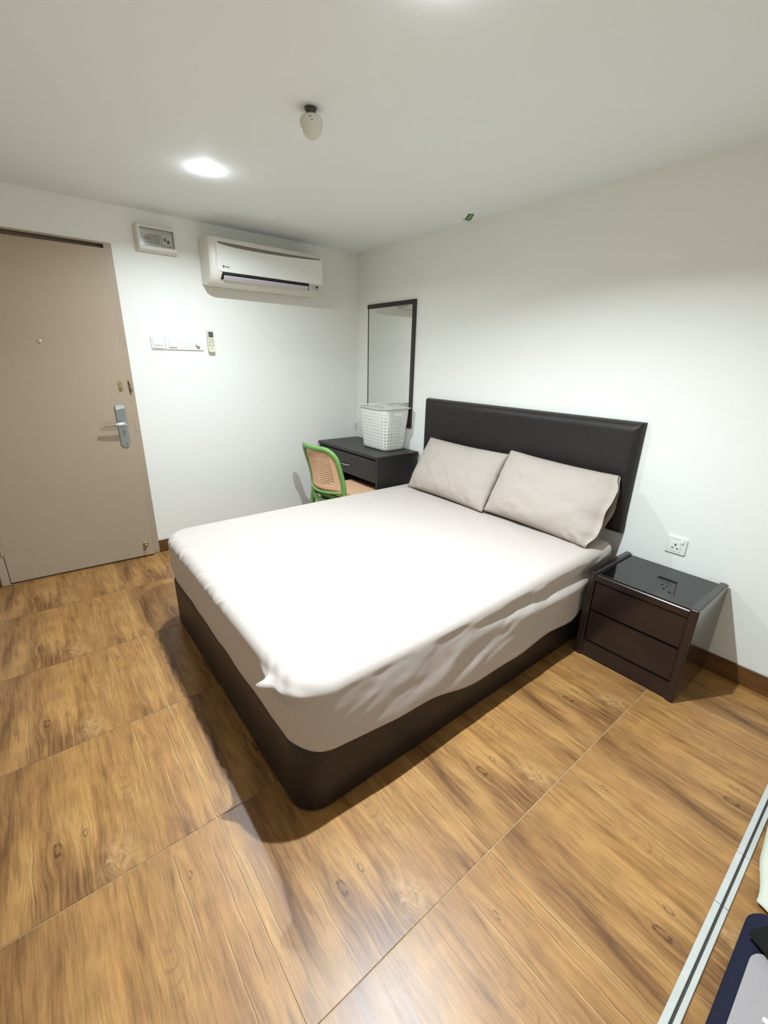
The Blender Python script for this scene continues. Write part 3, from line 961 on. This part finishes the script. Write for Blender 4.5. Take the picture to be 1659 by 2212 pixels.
# rounded edge + side, built as rings outside-in order: bottom -> top edge -> centre
side_levels = []
for k in range(SIDE + 1):
    side_levels.append(k / SIDE)
def side_point(x, y, nx, ny, f):
    zb = hem(x, y)
    zt = MZ - R_E
    z = zb + (zt - zb) * f
    out = 0.004
    right = sstep(0.4, 0.95, nx)
    foot = sstep(0.4, 0.95, -ny)
    # near-side drape: soft diagonal folds and a long ledge that deepens towards the head
    if right > 0:
        dd = math.sin((y * 1.0 - z * 2.4) * 13 + 4.0 * fbm(y * 2.2, z * 4, 1)) * 0.7 + 0.55 * math.sin((y - z * 3.4) * 31 + 5 * fbm(y * 2, z * 5, 4)) * max(0.0, fbm(y * 2.5, z * 3, 9) + 0.35)
        amp = 0.0036 * (0.35 + 0.65 * sstep(-1.9, -1.3, y)) * sstep(0.0, 0.3, f)
        out += right * amp * dd
        ledge = sstep(-1.45, -0.55, y)
        zl = 0.455 - 0.035 * sstep(-1.4, -0.3, y)
        out -= right * ledge * 0.017 * math.exp(-((z - zl) / 0.022) ** 2)
        out += right * ledge * 0.010 * math.exp(-((z - (zl - 0.05)) / 0.03) ** 2)
        out += right * 0.030 * (1 - f) * sstep(-1.98, -1.6, y) * sstep(-0.28, -0.50, y)
    if foot > 0:
        out += foot * 0.003 * fbm(x * 4, z * 6, 2)
        out -= foot * 0.010 * sstep(0.45, 0.0, f)
    # slight inward tuck at the hem
    out -= 0.006 * (1 - f) ** 3
    return x + nx * out, y + ny * out, z
for f in side_levels:
    allrings.append([side_point(x, y, nx, ny, f) for x, y, nx, ny in path])
NE = 9
for k in range(1, NE + 1):
    a = (PI / 2) * k / NE
    ring = []
    for x, y, nx, ny in path:
        foot = sstep(0.55, 0.95, -ny)
        ex = R_E * (1 - math.cos(a))
        ez = R_E * math.sin(a)
        px, py = x + nx * 0.004 - nx * ex, y + ny * 0.004 - ny * ex
        pz = MZ - R_E + ez
        if foot > 0:
            for gx, gw, ga, gs in gath:
                dx = (px - gx) - gs * (pz - (MZ - R_E)) * 0.8
                w = math.exp(-(dx / gw) ** 2)
                if w > 0.01:
                    bulge = ga * w * math.sin(a * 1.05 + 0.35)
                    py -= bulge * foot * 0.75
                    pz += bulge * foot * 0.15
        ring.append((px, py, pz))
    allrings.append(ring)
last = allrings[-1]
last_clean = [(x + nx * (0.004 - R_E), y + ny * (0.004 - R_E), MZ) for x, y, nx, ny in path]
for k in range(1, NR + 1):
    s = 1 - 0.985 * (k / NR)
    ring = []
    cl = sstep(0.0, 5.0, k)
    for (px, py, pz), (qx, qy, qz) in zip(last, last_clean):
        px, py, pz = px + (qx - px) * cl, py + (qy - py) * cl, pz + (qz - pz) * cl
        x = ctr.x + (px - ctr.x) * s
        y = ctr.y + (py - ctr.y) * s
        d = min(x - MX0, MX1 - x, y - MY0, MY1 - y)
        wgt = sstep(0.05, 0.13, d)
        z = pz * (1 - wgt) + wgt * (top_z(x, y, d) + 0.003 * sstep(0.05, 0.35, d))
        ring.append((x, y, z))
    allrings.append(ring)
# the pointed fold of the sheet at the near foot corner
FC = Vector((2.385, -1.985, 0.492))
for r_ in allrings:
    for i, p in enumerate(r_):
        v = Vector(p)
        dx, dz = v.x - FC.x, v.z - FC.z
        if abs(dx) < 0.22 and abs(dz) < 0.12 and v.y < -1.80:
            along = sstep(2.20, 2.38, v.x) * sstep(2.62, 2.43, v.x)
            ridge = math.exp(-((v.z - (0.478 + 0.10 * (v.x - 2.385))) / 0.013) ** 2)
            spike = math.exp(-((v.x - 2.372) / 0.020) ** 2)
            und = math.exp(-((v.z - (0.452 + 0.10 * (v.x - 2.385))) / 0.016) ** 2)
            face = sstep(-1.87, -1.96, v.y)
            v.y -= along * face * (0.016 * ridge + 0.042 * ridge * spike - 0.012 * und)
            v.x -= 0.018 * ridge * spike * along * face
            wr = math.sin((v.x + v.z * 1.2) * 95) * 0.0028 * along * sstep(0.47, 0.50, v.z) * sstep(-1.80, -1.93, v.y)
            v.z += wr
        r_[i] = (v.x, v.y, v.z)
vr = [[bm.verts.new(p) for p in r_] for r_ in allrings]
for a in range(len(vr) - 1):
    for k in range(n):
        bm.faces.new((vr[a][k], vr[a][(k + 1) % n], vr[a + 1][(k + 1) % n], vr[a + 1][k]))
bm.faces.new(vr[-1])
# underside of the hem, tucked in above the base
inner = [bm.verts.new((x - nx * 0.012, y - ny * 0.012, max(BH + 0.004, hem(x, y) + 0.002))) for x, y, nx, ny in path]
for k in range(n):
    bm.faces.new((vr[0][k], vr[0][(k + 1) % n], inner[(k + 1) % n], inner[k]))
inner2 = [bm.verts.new((x - nx * 0.030, y - ny * 0.030, BH + 0.004)) for x, y, nx, ny in path]
for k in range(n):
    bm.faces.new((inner[k], inner[(k + 1) % n], inner2[(k + 1) % n], inner2[k]))
bm.faces.new(inner2)
mt = obj('mattress', bm, M_sheet, None, True)
tag(mt, 'mattress in a pale taupe fitted sheet on the brown bed base', 'mattress')

# --- pillows leaning on the headboard
def pillow(name, label, w, h, th, open_end, seed):
    bm = bmesh.new()
    NU, NV = 72, 44
    def shape(u, v, side):
        # u along the width -1..1, v along the height -1..1
        au, av = abs(u), abs(v)
        prof_u = max(0.0, 1 - au ** 3.2) ** 0.55
        prof_v = max(0.0, 1 - av ** 2.6) ** 0.60
        if open_end and u > 0:
            prof_u = max(prof_u, 0.42 * sstep(0.55, 0.95, u))
        t = th * prof_u * prof_v
        # concave sides between the corner points
        sx = 1 - 0.014 * (1 - av ** 2) * sstep(0.4, 1.0, au) * (0 if (open_end and u > 0) else 1)
        sz = 1 - 0.045 * (1 - au ** 2) * sstep(0.4, 1.0, av)
        x = u * w / 2 * sx
        z = v * h / 2 * sz
        y = side * t * 0.5
        # cloth wrinkles
        wr = 0.0070 * fbm(u * 2.0 + seed, v * 2.0, side * 3.0)
        edge = sstep(0.55, 0.95, max(au, av))
        wr += edge * 0.0065 * math.sin(u * 24 + v * 6 + 4 * fbm(u * 3, v * 3, seed)) * sstep(0.45, 0.85, -v if side < 0 else av) * max(0.0, 0.4 + fbm(u * 2 + seed, 3, 1))
        wr += 0.0050 * sstep(0.16, 0.0, abs(fbm(u * 1.6 + v * 0.5 + seed, v * 0.8, 7.7))) * (1 - edge)
        if open_end and u > 0.62:
            k_ = sstep(0.62, 1.0, u)
            wr += k_ * (0.009 * math.sin(v * 5.5 + 1.0 + side) + 0.004 * math.sin(v * 13 + seed + 2 * side))
            x += k_ * (0.006 * math.sin(v * 6 + side * 0.8) - 0.030 * sstep(0.55, 1.0, av) * k_) 
        if side < 0:
            y -= wr * (1 if prof_u * prof_v > 0.05 or (open_end and u > 0.6) else 0.2)
        else:
            y += wr * 0.5
        return Vector((x, y, z))
    F = [[None] * (NV + 1) for _ in range(NU + 1)]
    B = [[None] * (NV + 1) for _ in range(NU + 1)]
    for i in range(NU + 1):
        u = -1 + 2 * i / NU
        for j in range(NV + 1):
            v = -1 + 2 * j / NV
            F[i][j] = bm.verts.new(shape(u, v, -1))
            on_edge = j in (0, NV) or i == 0 or (i == NU and not open_end)
            B[i][j] = F[i][j] if on_edge else bm.verts.new(shape(u, v, 1))
    for i in range(NU):
        for j in range(NV):
            bm.faces.new((F[i][j], F[i + 1][j], F[i + 1][j + 1], F[i][j + 1]))
            q = (B[i][j], B[i][j + 1], B[i + 1][j + 1], B[i + 1][j])
            if len(set(q)) == 4:
                try:
                    bm.faces.new(q)
                except ValueError:
                    pass
    o = obj(name, bm, M_pillow, None, True)
    if open_end:
        # the cushion seen inside the open pillowcase end
        bm = bmesh.new()
        nn = 26
        rows = []
        for k in range(nn + 1):
            a = 2 * PI * k / nn
            rows.append((0.40 * th * math.cos(a) * 0.5, 0.40 * h * math.sin(a)))
        prev = None
        rr = []
        for (sx_, xx) in ((1.0, w * 0.36), (0.92, w * 0.40), (0.6, w * 0.425), (0.2, w * 0.435)):
            rr.append([bm.verts.new((xx, y_ * sx_, z_ * sx_)) for y_, z_ in rows[:-1]])
        for a in range(3):
            for k in range(nn):
                bm.faces.new((rr[a][k], rr[a][(k + 1) % nn], rr[a + 1][(k + 1) % nn], rr[a + 1][k]))
        bm.faces.new(rr[0])
        bm.faces.new(rr[-1])
        obj('cushion_insert', bm, mat('insert_cloth', srgb(176, 160, 146), rough=0.9, noise_amt=0.05, noise_scale=40), o, True)
    tag(o, label, 'pillow')
    return o
p1 = pillow('pillow', 'taupe pillow against the headboard nearer the desk', 0.705, 0.405, 0.150, False, 1.3)
p1.location = (1.463, -0.218, 0.716)
p1.rotation_euler = (math.radians(-31), math.radians(0.5), math.radians(0.0))
p2 = pillow('pillow', 'taupe pillow with an open gathered case end nearer the nightstand', 0.700, 0.415, 0.160, True, 4.1)
p2.location = (2.168, -0.205, 0.722)
p2.rotation_euler = (math.radians(-29), math.radians(2.0), math.radians(1.0))

# ================================================================== NIGHTSTAND
ns = thing('nightstand', 'dark wenge two-drawer nightstand with a black glass top', 'nightstand', (2.803, -0.215, 0))
def nsx(x): return x - 2.803
def nsy(y): return y + 0.215
NB, NF = -0.016, -0.412
for (x0, x1) in ((2.568, 2.602), (3.002, 3.037)):
    bm = bbox(nsx(x0), nsx(x1), nsy(NF), nsy(NB), 0.0005, 0.476)
    es = [e for e in bm.edges if all(abs(v.co.y - nsy(NF)) < 1e-4 for v in e.verts) or all(abs(v.co.z - 0.476) < 1e-4 for v in e.verts)]
    bmesh.ops.bevel(bm, geom=es, offset=0.006, segments=3, affect='EDGES')
    obj('side_panel', bm, M_wenge_v, ns, True, auto=40)
obj('glass_top', bbox(nsx(2.6025), nsx(3.0015), nsy(NF + 0.036), nsy(NB), 0.456, 0.462, 0.001, 1), M_blackglass, ns)
bm = bbox(nsx(2.6025), nsx(3.0015), nsy(NF + 0.002), nsy(NF + 0.0355), 0.430, 0.468)
es = [e for e in bm.edges if abs(e.verts[0].co.x - e.verts[1].co.x) > 0.1 and e.verts[0].co.z > 0.46]
bmesh.ops.bevel(bm, geom=es, offset=0.012, segments=5, affect='EDGES')
obj('front_rail', bm, M_wenge, ns, True, auto=40)
obj('back_panel', bbox(nsx(2.6025), nsx(3.0015), nsy(NB - 0.012), nsy(NB), 0.03, 0.455), M_wenge, ns)
for (z0, z1) in ((0.271, 0.4265), (0.098, 0.260)):
    bm = bbox(nsx(2.605), nsx(2.999), nsy(NF + 0.012), nsy(NB - 0.02), z0, z1)
    es = [e for e in bm.edges if all(abs(v.co.y - nsy(NF + 0.012)) < 1e-4 and abs(v.co.z - z1) < 1e-4 for v in e.verts)]
    bmesh.ops.bevel(bm, geom=es, offset=0.005, segments=2, affect='EDGES')
    obj('drawer', bm, M_wenge, ns, True, auto=30)
bm = bbox(nsx(2.6025), nsx(3.0015), nsy(NF + 0.010), nsy(NF + 0.03), 0.008, 0.090)
es = [e for e in bm.edges if all(abs(v.co.y - nsy(NF + 0.010)) < 1e-4 and abs(v.co.z - 0.090) < 1e-4 for v in e.verts)]
bmesh.ops.bevel(bm, geom=es, offset=0.004, segments=2, affect='EDGES')
obj('plinth', bm, M_wenge, ns, True, auto=30)

# ================================================================== DESK
dk = thing('desk', 'black laminate corner desk with one drawer', 'desk', (0.45, -0.22, 0))
def dx_(x): return x - 0.45
def dy_(y): return y + 0.22
DX0, DX1, DYF, DYB, DH = 0.022, 0.890, -0.438, -0.022, 0.733
obj('desk_top', bbox(dx_(DX0 + 0.003), dx_(DX1), dy_(DYF - 0.004), dy_(DYB + 0.004), DH - 0.024, DH, 0.0012, 1), M_laminate, dk)
obj('side_panel', bbox(dx_(DX1 - 0.022), dx_(DX1 - 0.003), dy_(DYF), dy_(DYB), 0.0005, DH - 0.0245, 0.001, 1), M_laminate, dk)
obj('side_panel', bbox(dx_(DX0 + 0.015), dx_(DX0 + 0.034), dy_(DYF), dy_(DYB), 0.0005, DH - 0.0245, 0.001, 1), M_laminate, dk)
obj('back_panel', bbox(dx_(DX0 + 0.035), dx_(DX1 - 0.023), dy_(DYB - 0.016), dy_(DYB), 0.30, DH - 0.0245), M_laminate, dk)
dr = obj('drawer', bbox(dx_(DX0 + 0.038), dx_(DX1 - 0.025), dy_(DYF + 0.0005), dy_(DYB - 0.05), 0.525, 0.697, 0.001, 1), M_laminate, dk)
bm = bmesh.new()
pts = []
for k in range(13):
    u = k / 12
    pts.append((dx_(0.400 + 0.125 * u), dy_(DYF) - 0.004 - 0.020 * math.sin(PI * u), 0.603))
tube(bm, pts, 0.0045, 10, radii=[0.006 if k in (0, 12) else 0.0045 for k in range(13)])
obj('handle', bm, M_chrome, dr, True, auto=60)

# ================================================================== LAUNDRY BASKET
bs = thing('laundry_basket', 'white perforated plastic laundry basket on the black desk', 'basket', (0.600, -0.155, DH + 0.0006))
bot = (0.158, 0.108, 0.045)     # half width, half depth, corner radius at the bottom
topd = (0.188, 0.128, 0.050)
BHT = 0.325
def rr_point(hw, hd, r, s):
    """s in 0..1 around a rounded rectangle, equal arc length"""
    segs_ = [2 * (hd - r), PI * r / 2, 2 * (hw - r), PI * r / 2, 2 * (hd - r), PI * r / 2, 2 * (hw - r), PI * r / 2]
    tot = sum(segs_)
    d = (s % 1.0) * tot
    k = 0
    while d > segs_[k] and k < 7:
        d -= segs_[k]
        k += 1
    f = d
    if k == 0: return (hw, -hd + r + f)
    if k == 1:
        a = f / r; return (hw - r + r * math.cos(a), hd - r + r * math.sin(a))
    if k == 2: return (hw - r - f, hd)
    if k == 3:
        a = PI / 2 + f / r; return (-hw + r + r * math.cos(a), hd - r + r * math.sin(a))
    if k == 4: return (-hw, hd - r - f)
    if k == 5:
        a = PI + f / r; return (-hw + r + r * math.cos(a), -hd + r + r * math.sin(a))
    if k == 6: return (-hw + r + f, -hd)
    a = 1.5 * PI + f / r
    return (hw - r + r * math.cos(a), -hd + r + r * math.sin(a))
def basket_fn(u, v):
    f = v
    z = 0.022 + (BHT - 0.022) * f
    hw = bot[0] + (topd[0] - bot[0]) * f
    hd = bot[1] + (topd[1] - bot[1]) * f
    r = bot[2] + (topd[2] - bot[2]) * f
    x, y = rr_point(hw, hd, r, u)
    return (x, y, z)
NU_, NV_ = 38, 12
def b_hole(i, j):
    if j in (NV_ - 1,) or j == 0 and False:
        return False
    c = i / NU_
    # solid hand-hold zones at the short ends (right = u near 0.1, left = u near 0.6)
    for cc in (0.095, 0.595):
        if abs(c - cc) < 0.055 and j >= NV_ - 2:
            return False
    return j <= NV_ - 2
bm = bmesh.new()
perforated(bm, basket_fn, NU_, NV_, b_hole, closed=True, hr=0.21)
wl = obj('perforated_wall', bm, M_basket, bs)
add_mod_solid(wl, 0.0025, 0)
bm = bmesh.new()
# base pan with rounded foot
ringsb = []
for ins, z in ((0.018, 0.0), (0.008, 0.003), (0.002, 0.010), (0.0, 0.022), (0.003, 0.024), (0.006, 0.010), (0.015, 0.006)):
    ringsb.append([bm.verts.new((rr_point(bot[0] - ins, bot[1] - ins, max(0.01, bot[2] - ins), k / 64)) + (z,)) for k in range(64)])
for a in range(len(ringsb) - 1):
    for k in range(64):
        bm.faces.new((ringsb[a][k], ringsb[a][(k + 1) % 64], ringsb[a + 1][(k + 1) % 64], ringsb[a + 1][k]))
bm.faces.new(ringsb[0])
bm.faces.new(ringsb[-1])
obj('base', bm, M_basket, bs, True, auto=50)
bm = bmesh.new()
prof = [(0.0, BHT - 0.005), (0.010, BHT - 0.002), (0.018, BHT + 0.001), (0.019, BHT + 0.004), (0.015, BHT + 0.006), (0.004, BHT + 0.004), (-0.003, BHT)]
rg = []
for out, z in prof:
    ring = []
    for k in range(80):
        x, y = rr_point(topd[0] + out, topd[1] + out * 0.75, topd[2] + out, k / 80)
        lift = 0.010 * (abs(x) / 0.2) ** 3
        ring.append(bm.verts.new((x * (1 + 0.05 * (abs(x) > 0.17)), y, z + lift)))
    rg.append(ring)
for a in range(len(rg)):
    A, B_ = rg[a], rg[(a + 1) % len(rg)]
    for k in range(80):
        bm.faces.new((A[k], A[(k + 1) % 80], B_[(k + 1) % 80], B_[k]))
obj('rim', bm, M_basket, bs, True, auto=60)
# folded carry handles lying on the rim
for s in (-1, 1):
    bm = bmesh.new()
    pts = []
    for k in range(17):
        a = PI * k / 16
        pts.append((0.165 * math.cos(a), s * (0.118 - 0.085 * math.sin(a)), BHT + 0.014 + 0.004 * math.sin(a)))
    tube(bm, pts, 0.005, 8, flat=(1.4, 0.7))
    obj('carry_handle', bm, M_basket, bs, True, auto=60)
for s in (1, -1):
    # oval hand-hold plates on the short sides
    bm = bmesh.new()
    poly = [(0.036 * math.cos(a) + math.copysign(0.012, math.cos(a)), BHT - 0.035 + 0.011 * math.sin(a)) for a in [2 * PI * k / 24 for k in range(24)]]
    prism(bm, poly, 'X', s * 0.1838, s * 0.1872)
    obj('hand_hold', bm, mat('basket_hold', srgb(240, 240, 234), rough=0.35, noise_amt=0.01), bs)

# ================================================================== CHAIR
ch = thing('chair', 'green plastic chair with tan perforated back and seat at the desk', 'chair', (0.655, -0.555, 0), math.radians(3.0))
# local frame: +y towards the desk, back at y = -0.2
CW = 0.205
def hoop_y(z):
    # rear line of the stiles: vertical at the seat, leaning back at the top
    return -0.195 - 0.075 * sstep(0.45, 0.84, z) ** 1.4
def hoop_curve():
    pts = []
    for k in range(8):
        z = 0.40 + (0.73 - 0.40) * k / 7
        pts.append((CW, z))
    R_ = 0.088
    for k in range(1, 13):
        a = math.radians(90 * k / 12)
        pts.append((CW - R_ + R_ * math.cos(a), 0.73 + R_ * math.sin(a)))
    left = [(-x, z) for x, z in reversed(pts)]
    mid = [((CW - R_) * (1 - 2 * k / 5), 0.818) for k in range(1, 5)]
    return pts + mid + left
bm = bmesh.new()
hp_ = [(x, hoop_y(z) + 0.012 - 0.062 * (1 - (x / CW) ** 2) * sstep(0.60, 0.80, z), z) for x, z in hoop_curve()]
tube(bm, hp_, 0.020, 12, flat=(0.8, 1.2))
obj('back_hoop', bm, M_green, ch, True, auto=60)
# rear legs
for s in (-1, 1):
    bm = bmesh.new()
    tube(bm, [(s * CW, -0.184, 0.47), (s * CW, -0.187, 0.40), (s * (CW + 0.004), -0.212, 0.22), (s * (CW + 0.010), -0.240, 0.0005)], 0.017, 12, radii=[0.017, 0.021, 0.018, 0.014])
    obj('leg', bm, M_green, ch, True, auto=60)
    bm = bmesh.new()
    tube(bm, [(s * (CW - 0.005), 0.190, 0.43), (s * (CW - 0.003), 0.193, 0.30), (s * CW, 0.205, 0.0005)], 0.016, 12, radii=[0.018, 0.017, 0.013])
    obj('leg', bm, M_green, ch, True, auto=60)
# rear apron: a curved band below the opening
bm = bmesh.new()
NA = 28
ra = []
for k in range(NA + 1):
    u = -1 + 2 * k / NA
    x = u * (CW - 0.004)
    yb = -0.197 - 0.045 * (1 - u * u)
    zt = 0.455 - 0.040 * (1 - u * u) ** 0.8
    zb = 0.402 - 0.032 * (1 - u * u) - 0.0
    ra.append([bm.verts.new((x, yb, zt)), bm.verts.new((x, yb, zb)), bm.verts.new((x, yb + 0.012, zb)), bm.verts.new((x, yb + 0.012, zt))])
for k in range(NA):
    for w in range(4):
        bm.faces.new((ra[k][w], ra[k][(w + 1) % 4], ra[k + 1][(w + 1) % 4], ra[k + 1][w]))
bm.faces.new(ra[0])
bm.faces.new(ra[-1])
obj('rear_apron', bm, M_green, ch, True, auto=40)
# lower cross bar of the back
bm = bmesh.new()
tube(bm, [(x, -0.190 - 0.078 * (1 - (x / CW) ** 2), 0.496 - 0.012 * (1 - (x / CW) ** 2)) for x in [(-CW + 0.01) + (2 * CW - 0.02) * k / 20 for k in range(21)]], 0.010, 8, flat=(0.8, 1.0))
obj('back_crossbar', bm, M_green, ch, True, auto=60)
# seat frame
bm = bmesh.new()
frame_pts = rrect(-CW - 0.006, CW + 0.006, -0.200, 0.215, 0.045, 6)
in_pts = rrect(-CW + 0.022, CW - 0.022, -0.172, 0.187, 0.03, 6)
v0 = [bm.verts.new((x, y, 0.418)) for x, y in frame_pts]
v1 = [bm.verts.new((x, y, 0.446)) for x, y in frame_pts]
v2 = [bm.verts.new((x, y, 0.446)) for x, y in in_pts]
v3 = [bm.verts.new((x, y, 0.418)) for x, y in in_pts]
nn = len(frame_pts)
for A, B_ in ((v0, v1), (v1, v2), (v2, v3), (v3, v0)):
    for k in range(nn):
        bm.faces.new((A[k], A[(k + 1) % nn], B_[(k + 1) % nn], B_[k]))
obj('seat_frame', bm, M_green, ch)
# seat panel, finely perforated
def seat_fn(u, v):
    x = (-1 + 2 * u) * (CW - 0.006)
    y = -0.185 + 0.385 * v
    return (x, y, 0.4545 - 0.010 * (1 - (2 * u - 1) ** 2) * (1 - (2 * v - 1) ** 2) + 0.004 * sstep(0.3, 0.0, v))
bm = bmesh.new()
perforated(bm, seat_fn, 26, 26, lambda i, j: 2 <= i <= 23 and 2 <= j <= 23, hr=0.17)
so = obj('seat', bm, M_tan, ch, True)
add_mod_solid(so, 0.006, 0)
# back panel: clipped to the hoop, lumbar bulge to the rear
def back_fn(u, v):
    z = 0.508 + (0.806 - 0.508) * v
    hwid = CW - 0.012
    R_ = 0.078
    zc = 0.73
    if z > zc:
        hwid = CW - 0.012 - R_ + math.sqrt(max(0.0, R_ ** 2 - (z - zc) ** 2))
    uu = -1 + 2 * u
    x = uu * hwid
    bul = 0.055 + 0.026 * sstep(0.72, 0.50, z)
    return (x, hoop_y(z) + 0.010 - bul * (1 - uu * uu), z)
bm = bmesh.new()
perforated(bm, back_fn, 24, 19, lambda i, j: 3 <= i <= 20 and 2 <= j <= 16, hr=0.34)
bo = obj('backrest', bm, M_tan, ch, True)
add_mod_solid(bo, 0.005, 0)

# ================================================================== THINGS BEYOND THE FLOOR TRACK
bg = thing('luggage_bag', 'grey fabric bag with navy edging lying beyond the white floor track', 'bag', (3.80, -1.40, 0))
bm = bmesh.new()
path2 = rrect(-0.325, 0.30, -0.60, 0.285, 0.05, 8)
lv = [(0.012, 0.001), (0.0, 0.012), (0.0, 0.030), (0.006, 0.044), (0.024, 0.052)]
rg = [[bm.verts.new((x * (1 - ins / 0.33), y * (1 - ins / 0.5), z)) for x, y in path2] for ins, z in lv]
nn = len(path2)
for a in range(len(rg) - 1):
    for k in range(nn):
        bm.faces.new((rg[a][k], rg[a][(k + 1) % nn], rg[a + 1][(k + 1) % nn], rg[a + 1][k]))
bm.faces.new(rg[0])
bm.faces.new(rg[-1])
obj('navy_edging', bm, M_navy, bg, True, auto=60)
bm = rslab(-0.297, 0.262, -0.55, 0.16, 0.0522, 0.060, 0.045, 0.004, 'Z')
obj('grey_panel', bm, M_greyfab, bg, True, auto=50)
bm = bmesh.new()
tube(bm, [(-0.285, 0.21, 0.062), (-0.24, 0.18, 0.075), (-0.10, 0.13, 0.085), (0.05, 0.12, 0.080), (0.2, 0.12, 0.068)], 0.032, 10, flat=(1.6, 0.6))
obj('strap', bm, M_black, bg, True, auto=60)
obj('highlight_patch', rslab(-0.250, -0.222, 0.00, 0.012, 0.060, 0.0615, 0.005, 0, 'Z'), M_white, bg)  # white patch standing in for a bright highlight on the grey panel
# pale folded cloth lying on the floor behind the bag
bm = bmesh.new()
NXc, NYc = 26, 40
gr = []
for i in range(NXc + 1):
    col = []
    for j in range(NYc + 1):
        u, v = i / NXc, j / NYc
        x = 3.452 + 0.40 * u + 0.006 * math.sin(v * 9) + 0.03 * sstep(0.25, 0.0, v) * (1 - u)
        y = -1.095 + 0.10 * abs(u - 0.10) ** 0.7 + (0.62 - 0.05 * u) * v
        z = 0.004 + 0.045 * math.sin(PI * min(1.0, 0.04 + u)) ** 0.5 * math.sin(PI * min(1, v * 1.0 + 0.03)) ** 0.4 + 0.012 * max(0, math.sin(u * 19 + 2 * v)) * math.sin(PI * v)
        col.append(bm.verts.new((x, y, max(0.002, z))))
    gr.append(col)
for i in range(NXc):
    for j in range(NYc):
        bm.faces.new((gr[i][j], gr[i + 1][j], gr[i + 1][j + 1], gr[i][j + 1]))
tw = obj('towel', bm, M_towel, None, True)
add_mod_solid(tw, 0.002, 1)
tag(tw, 'pale crumpled cloth lying on the floor behind the grey bag', 'cloth')
